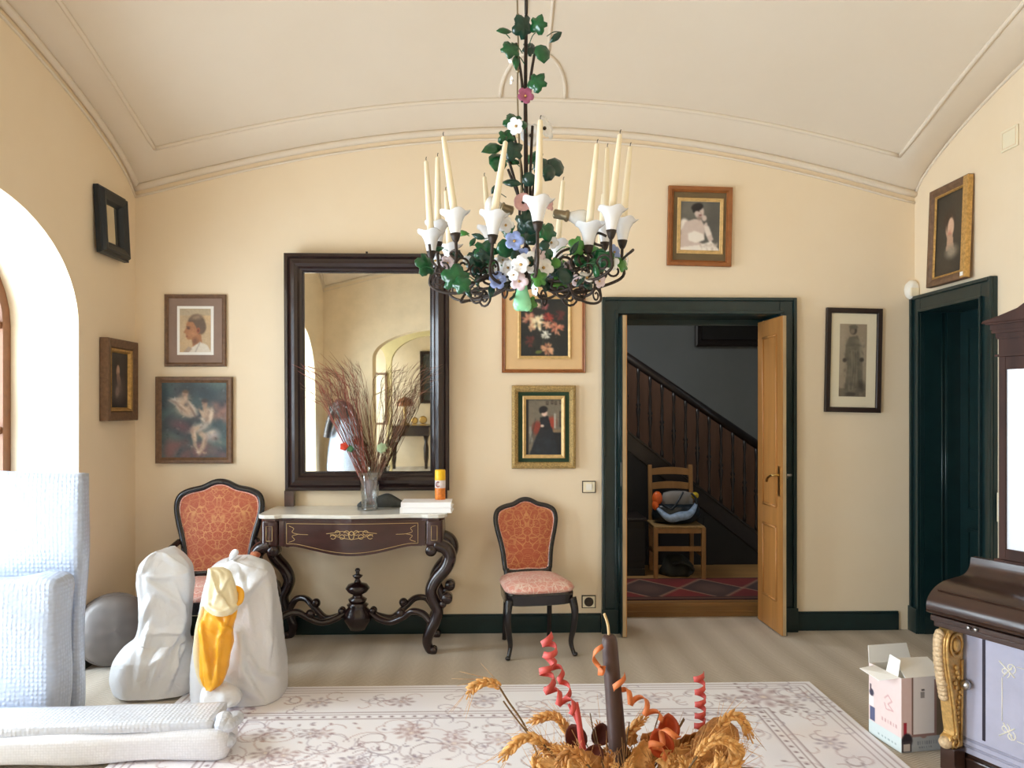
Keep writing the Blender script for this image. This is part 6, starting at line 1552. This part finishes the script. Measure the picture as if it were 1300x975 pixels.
rl_ = random.Random(77)
for i in range(34):
    a_ = rl_.uniform(0, 2 * PI); R_ = rl_.uniform(.06, .27); zz = rl_.uniform(-.06, .05) + .10 * (R_ / .27) ** 2 * rl_.random()
    q = Vector((cc.x + R_ * math.cos(a_), cc.y + R_ * math.sin(a_), hub.z + zz)); zc = q.x * SY + q.y * CY; u = 650 + F * (q.x * CY - q.y * SY) / zc; v = 520 - F * (q.z - EYE) / zc
    ivy(u, v, rl_.uniform(13, 21), rl_.uniform(0, 360), zc, rl_.choice((LEAF5, LEAFR, LEAFN)), rl_.choice((G, D, D, G, B_)))
for i in range(12):
    a_ = rl_.uniform(PI, 2 * PI); R_ = rl_.uniform(.03, .2); q = Vector((cc.x + R_ * math.cos(a_), cc.y + R_ * math.sin(a_), hub.z + rl_.uniform(-.05, .03))); zc = q.x * SY + q.y * CY
    flower(650 + F * (q.x * CY - q.y * SY) / zc, 520 - F * (q.z - EYE) / zc, rl_.uniform(6, 9), rl_.choice(('porcelain', 'porcelain', 'blush_porcelain', 'blue_porcelain')), (rl_.uniform(-.7, .7), -1, rl_.uniform(-.4, .4)), zc)
# bulbs lying sideways, and the mint green drop at the bottom
def bulb(u0, v0, u1, v1, zc):
    a, b = dep(u0, v0, zc), dep(u1, v1, zc); d = (b - a).normalized(); L = (b - a).length
    m = MB(); m.lathe([(.008, 0), (.015, .004), (.015, L * .32), (.019, L * .36), (.019, L * .42), (.013, L * .44)], a, 14, axis=d); sk_ = W(m, 'bulb_socket', 'socket_metal')
    m = MB(); m.lathe([(.014, L * .44), (.017, L * .52), (.024, L * .66), (.028, L * .80), (.024, L * .93), (.012, L * .99), (0, L)], a, 18, axis=d); W(m, 'light_bulb', 'bulb_glass', sk_)
bulb(702, 271, 748, 279, 2.44); bulb(652, 268, 616, 258, 2.52)
p_ = dep(663, 362, 2.4); m = MB(); m.lathe([(.008, .02), (.014, 0), (.017, -.02), (.024, -.045), (.027, -.062), (.022, -.075), (.010, -.081), (0, -.080)], p_, 20, wav=lambda r, z, a: (r * (1 + .10 * math.cos(2 * a)), z)); m.ball(p_ + Vector((-.012, -.004, -.066)), .016, 1, 1, 1, 12); m.ball(p_ + Vector((.014, -.004, -.068)), .015, 1, 1, 1, 12); W(m, 'glass_drop', 'mint_glass')
# loose iron tendrils below
m = MB()
for P in ([(668, 345), (655, 372), (648, 380)], [(640, 345), (612, 352), (595, 368), (585, 383), (597, 381)], [(555, 320), (560, 345), (575, 352), (598, 347)], [(545, 310), (548, 330), (556, 340)], [(720, 350), (727, 372), (740, 377), (754, 368), (755, 345)], [(700, 335), (712, 320), (730, 315), (745, 318)], [(760, 320), (785, 330), (798, 322), (804, 317)], [(704, 352), (700, 364), (706, 366)], [(590, 330), (580, 318), (572, 322), (580, 332)], [(770, 300), (758, 296), (754, 308), (764, 312)]):
    m.tube(smooth([dep(u, v, 2.36 + .06 * ((u * 7) % 3)) for u, v in P], 6), .0045, 6)
for u, v, r in ((716, 338, .034), (733, 334, .03), (612, 345, .03), (655, 345, .026), (690, 345, .028), (742, 330, .028)): spiral(m, dep(u, v, 2.42), r, 0, Vector((1, .2, 0)).normalized(), .0045, 1.2, 1)
W(m, 'tendril', 'iron')

# ================================================================ DRIED ARRANGEMENT IN FRONT
AY = 1.30
ac = at(780, 975, AY); AX = ac.x; AZ = .75
tb = thing('side_table', 'small round wooden table under the dried flower arrangement', 'table', (AX, AY, 0))
m = MB(); m.lathe([(.29, .715), (.30, .72), (.30, .742), (.29, .75), (0, .75)], (0, 0, 0), 40); m.lathe([(0, .715), (.29, .715)], (0, 0, 0), 40); m.build('table_top', 'mahogany', tb)
m = MB(); m.lathe([(.16, 0), (.17, .02), (.12, .05), (.04, .09), (.03, .3), (.045, .45), (.03, .6), (.06, .714)], (0, 0, 0), 20); m.build('pedestal', 'mahogany', tb)
ar = thing('dried_flower_arrangement', 'dried arrangement of wheat ears, leaves and curled ribbons in the foreground', 'dried flowers', (AX, AY, .7505))
m = MB(); m.lathe([(.07, 0), (.10, .01), (.135, .06), (.145, .10), (.138, .11), (.12, .10), (0, .095)], (AX, AY, AZ + .0005), 32); m.build('wicker_basket', 'wicker', ar, world=True)
def A3(u, v, dy=0): return at(u, v, AY + dy)
def ear(m, P, L=.0105, dens=26):
    """an ear of wheat along a curve"""
    Q = [P[0]]
    for p_ in P[1:]:
        while (p_ - Q[-1]).length > .0052: Q.append(Q[-1] + (p_ - Q[-1]).normalized() * .0052)
    n = len(Q); rg = random.Random(int(P[0].x * 1e5))
    for i in range(n - 1):
        t_ = (Q[i + 1] - Q[i]).normalized(); sd = Vector((0, 1, 0)).cross(t_)
        sd = sd.normalized() if sd.length > 1e-3 else Vector((1, 0, 0)); s2 = t_.cross(sd); tp = min(1, (n - i) / 5, (i + 3) / 5)
        for k_ in (0, 1):
            o_ = (sd * (1 if (i + k_) % 2 else -1) + s2 * rg.uniform(-.5, .5) * 1.2 + s2 * (.6 if k_ else -.3)).normalized()
            c_ = Q[i] + o_ * .0035; d = (t_ * 1.25 + o_ * .7).normalized(); z = .9 * tp * rg.uniform(.85, 1.15)
            m.lathe([(0, -.004 * z), (.0034 * z, -.001 * z), (.0038 * z, .003 * z), (.0022 * z, .009 * z), (0, .013 * z)], c_, 7, axis=d)
            if rg.random() < .5: m.tube([c_ + d * .010, c_ + d * .010 + (d + t_ * .8) * rg.uniform(.008, .024)], [.0005, .0002], 3)
def wheat(stem, tip, mt='straw', dy=0, dy2=0):
    m = MB(); S_ = smooth([A3(u, v, dy + (dy2 - dy) * i / max(1, len(stem) - 1)) for i, (u, v) in enumerate(stem)], 6); m.tube(S_, .0018, 5); st = m
    T_ = smooth([S_[-1]] + [A3(u, v, dy2) for u, v in tip], 6); q = MB(); q.tube(T_, .0016, 4); ear(q, T_)
    e = q.build('wheat_ear', mt, ar, world=True); st.build('stalk', 'stalk', e, world=True)
base_ = (770, 1010)
wheat([(700, 1000), (668, 925), (645, 890), (634, 872)], [(622, 866), (608, 868), (598, 876), (592, 888)])
wheat([(730, 1000), (726, 960), (722, 935)], [(716, 920), (706, 910), (694, 909), (682, 913), (668, 918)], 'straw', .03, .05)
wheat([(740, 1010), (706, 962), (690, 945)], [(678, 937), (664, 937), (652, 946), (642, 958), (632, 968)], 'straw', -.05, -.08)
wheat([(745, 1010), (720, 975), (704, 960)], [(692, 948), (684, 940), (676, 936)], 'straw_dark', -.03, -.06)
wheat([(760, 1010), (745, 985)], [(735, 970), (722, 960), (708, 952), (694, 948)], 'straw', -.06, -.08)
wheat([(790, 1000), (776, 960), (768, 940)], [(764, 930), (760, 922), (757, 914)], 'straw', .06, .07)
wheat([(775, 1010), (785, 960)], [(792, 940), (798, 930), (806, 922), (815, 915), (824, 910)], 'straw', .02, .05)
wheat([(860, 1005), (900, 950), (912, 930)], [(922, 912), (934, 908), (944, 916), (950, 930), (956, 944)], 'straw', .0, .0)
wheat([(850, 1010), (885, 960)], [(898, 944), (912, 938), (926, 942), (938, 952), (944, 957)], 'straw', -.06, -.08)
wheat([(820, 1010), (860, 955)], [(866, 946), (878, 940), (890, 938), (900, 938)], 'straw_dark', .03, .04)
wheat([(780, 1010), (745, 970)], [(735, 958), (722, 955), (712, 965), (704, 978)], 'straw_dark', -.09, -.12)
wheat([(840, 1010), (848, 965)], [(850, 950), (852, 938), (853, 925)], 'straw_dark', .03, .05)
rng = random.Random(31)
for i in range(34):
    u = 690 + i * 7.6 + rng.uniform(-6, 6); dy = rng.uniform(-.11, .08); v1 = rng.uniform(945, 975)
    wheat([(780 + (u - 780) * .55, 1015), (780 + (u - 780) * .8, 990)], [(u - 4, (990 + v1) / 2), (u, v1), (u + rng.uniform(-14, 14), v1 - rng.uniform(2, 14))], rng.choice(('straw', 'straw', 'straw_dark')), 0, dy)
for i in range(16):       # bare stiff stalks
    u = rng.uniform(700, 880); m = MB(); m.tube(smooth([A3(780, 1015), A3(780 + (u - 780) * .6, 970, .02), A3(u, rng.uniform(900, 950), .04)], 4), [.0011] * 9, 4); m.build('stalk', 'stalk', ar, world=True)
m = MB(); m.tube(smooth([A3(740, 1010), A3(690, 955), A3(655, 912), A3(639, 890)], 5), .0015, 5); m.tube([A3(884, 971, -.02), A3(990, 978, -.06)], .0016, 5); m.build('stalk', 'stalk', ar, world=True)
# leaves
def leafy(u, v, s_px, ang, mt, dy=0, cup=.25, shape=None):
    p_ = A3(u, v, dy); s_ = s_px * AY / F; m = MB(); n = 18; t_ = math.radians(ang); ex_, ez_ = Vector((math.cos(t_), 0, -math.sin(t_))), Vector((math.sin(t_), 0, math.cos(t_)))
    sh = [((.36 + .06 * math.cos(5 * a if shape == 'lobed' else 0)) * math.sin(a) * (1 + (.25 * math.cos(7 * a) if shape == 'lobed' else 0)), -.5 * math.cos(a) * (1 + (.12 * math.cos(7 * a) if shape == 'lobed' else 0))) for a in [2 * PI * i / n for i in range(n)]]
    rings = []
    for k in (0, .0018):
        for q in ((.02, .35, .7, 1) if k == 0 else (1, .7, .35, .02)): rings.append([p_ + ex_ * (x * q * s_) + ez_ * (z * q * s_) + Vector((0, -cup * s_ * (q * q) * abs(x) * 2 + k, 0)) for x, z in sh])
    m.loft(rings); m.build('dried_leaf', mt, ar, world=True)
for a in [(731, 935, 34, -20, 'maroon_leaf', .03), (762, 932, 30, 15, 'maroon_leaf', .05), (752, 958, 30, 40, 'maroon_leaf', -.02), (846, 922, 34, 10, 'rust_leaf', .0, .5), (838, 942, 36, -20, 'rust_leaf', -.03, .4), (850, 950, 30, 30, 'straw_dark', -.02, .3, 'lobed'), (825, 950, 44, -10, 'straw_dark', .03, .3, 'lobed'), (812, 958, 40, 30, 'straw', .0, .3, 'lobed'), (872, 944, 42, 60, 'straw_dark', .03, .3, 'lobed'), (796, 965, 40, -30, 'straw_dark', .02, .3, 'lobed'), (856, 962, 44, 80, 'straw', -.03, .3, 'lobed'), (745, 965, 40, -60, 'straw_dark', -.04, .3, 'lobed'), (890, 962, 40, 100, 'straw_dark', -.04, .3, 'lobed'), (700, 972, 36, -80, 'straw', -.05, .3, 'lobed'), (800, 935, 26, 0, 'straw', .06, .2, 'lobed')]: leafy(*a)
# woven cone on the right
m = MB(); a, b = A3(893, 966, .0), A3(928, 916, .02); d = (b - a).normalized(); m.lathe([(.022, -.01), (.034, .01), (.032, .04), (.026, .068), (.016, .078), (0, .08)], a, 20, axis=d, wav=lambda r, z, t_: (r * (1 + .07 * math.cos(9 * t_ + 160 * z)), z)); m.build('woven_cone', 'wicker', ar, world=True)
# curled ribbons
def curl(path, r_px, turns, wpx, mt, dy=0, ph=0, thick=.0012, name='curled_ribbon', taper=False):
    P = smooth([A3(u, v, dy) for u, v in path], 16); n = len(P); r = r_px * AY / F; pts = []; wd = []
    for i in range(n):
        t_ = (P[min(i + 1, n - 1)] - P[max(i - 1, 0)]).normalized(); sd = Vector((1, 0, 0)) - t_ * t_.x; sd = sd.normalized(); s2 = t_.cross(sd); a = ph + 2 * PI * turns * i / (n - 1)
        rr_ = r * (1 - (.4 * i / n if taper else 0)); pts.append(P[i] + (sd * math.cos(a) + s2 * math.sin(a)) * rr_); wd.append(t_)
    m = MB(); m.strip(pts, wd, wpx * AY / F, thick); m.build(name, mt, ar, world=True)
curl([(887, 856), (889, 880), (889, 905), (888, 926), (886, 955), (880, 985)], 7, 8, 7, 'coral_ribbon', .04)
curl([(693, 808), (699, 828), (693, 850), (700, 875)], 8.5, 3.6, 8, 'coral_ribbon', .0)
curl([(700, 840), (708, 850), (716, 868), (722, 890)], 6, 2.6, 7, 'coral_ribbon', .02)
curl([(695, 868), (702, 880), (715, 890), (728, 900)], 8, 2.4, 7, 'coral_ribbon', -.01)
m = MB(); m.strip(smooth([A3(731, 892), A3(735, 915), A3(738, 940), A3(744, 975), A3(752, 1010)], 5), Vector((1, 0, 0)), [.0085 + .003 * i / 20 for i in range(21)], .004); m.strip(smooth([A3(722, 894, .02), A3(732, 915, .02), A3(740, 940, .02), A3(756, 1005, .0)], 5), Vector((1, 0, 0)), .005, .003); m.build('ribbon_stem', 'coral_ribbon', ar, world=True)
curl([(785, 858), (790, 880), (806, 888), (822, 900), (834, 914)], 8.5, 3.2, 7, 'rust_ribbon', -.015)
curl([(762, 818), (758, 835), (760, 852), (768, 850)], 5, 1.2, 6, 'rust_ribbon', -.02, 1)
curl([(858, 928), (842, 936), (832, 945), (838, 962)], 8, 2.2, 7, 'rust_ribbon', -.05)
# brown candle standing in the arrangement
p0, p1 = A3(787, 985, .0), A3(773, 806, .0)
d = (p1 - p0).normalized(); bl = (p1 - p0).length; bb = p0 - d * .085
cd = thing('brown_candle', 'tall brown candle with a long twine wick standing in the dried arrangement', 'candle', bb)
m = MB(); bl += .085; m.lathe([(.0165, 0), (.016, bl * .3), (.0135, bl * .96), (.012, bl * .985), (.008, bl), (0, bl)], (0, 0, 0), 20, axis=d); m.build('candle_body', 'brown_wax', cd)
m = MB(); m.tube(smooth([p1 - bb, A3(772, 795) - bb, A3(770, 787) - bb, A3(767, 779) - bb], 5), [.0022] * 16, 6); m.build('wick', 'twine', cd)

# ================================================================ THINGS SEEN ONLY IN THE MIRROR
t = thing('wrapped_armchair', 'armchair wrapped in plastic with dark curved arms, seen in the tall mirror at left', 'chair', (-2.0, -.38, 0))
m = MB(); K = 24
m.loft([[( .24 * r * math.cos(a) * (1 + .05 * math.sin(4 * a + z * 9)), .18 * r * math.sin(a), z) for a in [2 * PI * i / K for i in range(K)]] for r, z in ((1.0, .0), (1.1, .2), (1.15, .5), (1.05, .75), (.85, .95), (.6, 1.12), (.3, 1.2))]); m.build('plastic_wrapping', 'bubble_wrap', t)
m = MB(); m.tube(smooth([(-.10, .16, 1.38), (.02, .2, 1.36), (.13, .22, 1.26), (.19, .22, 1.10), (.21, .22, .95), (.27, .22, .82), (.33, .24, .80)], 6), [.05 - .037 * i / 36 for i in range(37)], 10); m.tube(smooth([(.02, .1, 1.3), (-.12, .14, 1.3), (-.2, .16, 1.1), (-.24, .16, .9)], 6), .05, 10); m.build('arm', 'tusk_dark', t)
MB_ = MB(); MB_.ball((-.05, .08, 1.28), .16, 1.1, .8, .8, 16); MB_.build('padded_back', 'stone', t)
t = thing('sideboard', 'dark sideboard in the far room, seen in the tall mirror', 'sideboard', (-1.5, -4.2, 0))
m = MB(); m.box(-.36, .36, -.2, .2, .62, .79); m.box(-.38, .38, -.22, .22, .79, .82); m.build('cabinet', 'dark_mahogany', t, bev=.005)
for s_ in (-1, 1):
    m = MB(); m.lathe([(.03, 0), (.03, .1), (.045, .2), (.05, .4), (.03, .5), (.05, .62)], (s_ * .3, .12, 0), 12); m.build('leg', 'dark_mahogany', t)
t = thing('table_lamp', 'small table lamp with domed shade on the far sideboard, seen in the mirror', 'lamp', (-1.60, -4.15, .8205))
m = MB(); m.lathe([(.09, 0), (.09, .02), (.03, .05), (.025, .2), (.04, .28), (.02, .36), (.02, .42)], (0, 0, 0), 16); m.build('lamp_base', 'brass', t)
m = MB(); m.lathe([(.16, .36), (.15, .42), (.11, .49), (.03, .53), (0, .535)], (0, 0, 0), 24); m.build('lamp_shade', 'walnut_frame', t)
for i, (x, s_) in enumerate(((-1.42, 1), (-1.26, 1.15))):
    t = thing('clock_ornament', ('smaller' if i == 0 else 'larger') + ' round brass ornament on the far sideboard, seen in the mirror', 'ornament', (x, -4.15, .8205))
    m = MB(); m.box(-.05 * s_, .05 * s_, -.03, .03, 0, .02); m.lathe([(.05 * s_, -.02), (.065 * s_, -.01), (.065 * s_, .01), (.05 * s_, .02)], (0, 0, .085 * s_), 20, axis=(0, 1, 0)); m.build('body', 'brass', t)
t = thing('framed_picture', 'large dark framed picture on the far room wall, reflected in the tall mirror', 'picture', (-1.17, -4.445, 1.72), (0, 0, PI))
frame(t, .34, 1.0, [(0, 0), (0, .03), (.05, .03), (.06, .004)], 'dark_frame'); panel(t, .26, .9, .008, 'stone', 'picture_panel')
t = thing('framed_picture', 'picture in a brown frame behind the twigs in the mirror', 'picture', (-1.93, -2.995, 1.35), (0, 0, PI))
t = t; frame(t, .30, .9, [(0, 0), (0, .03), (.03, .03), (.04, .004)], 'brown_frame'); panel(t, .24, .84, .008, 'cream_mat', 'picture_panel')
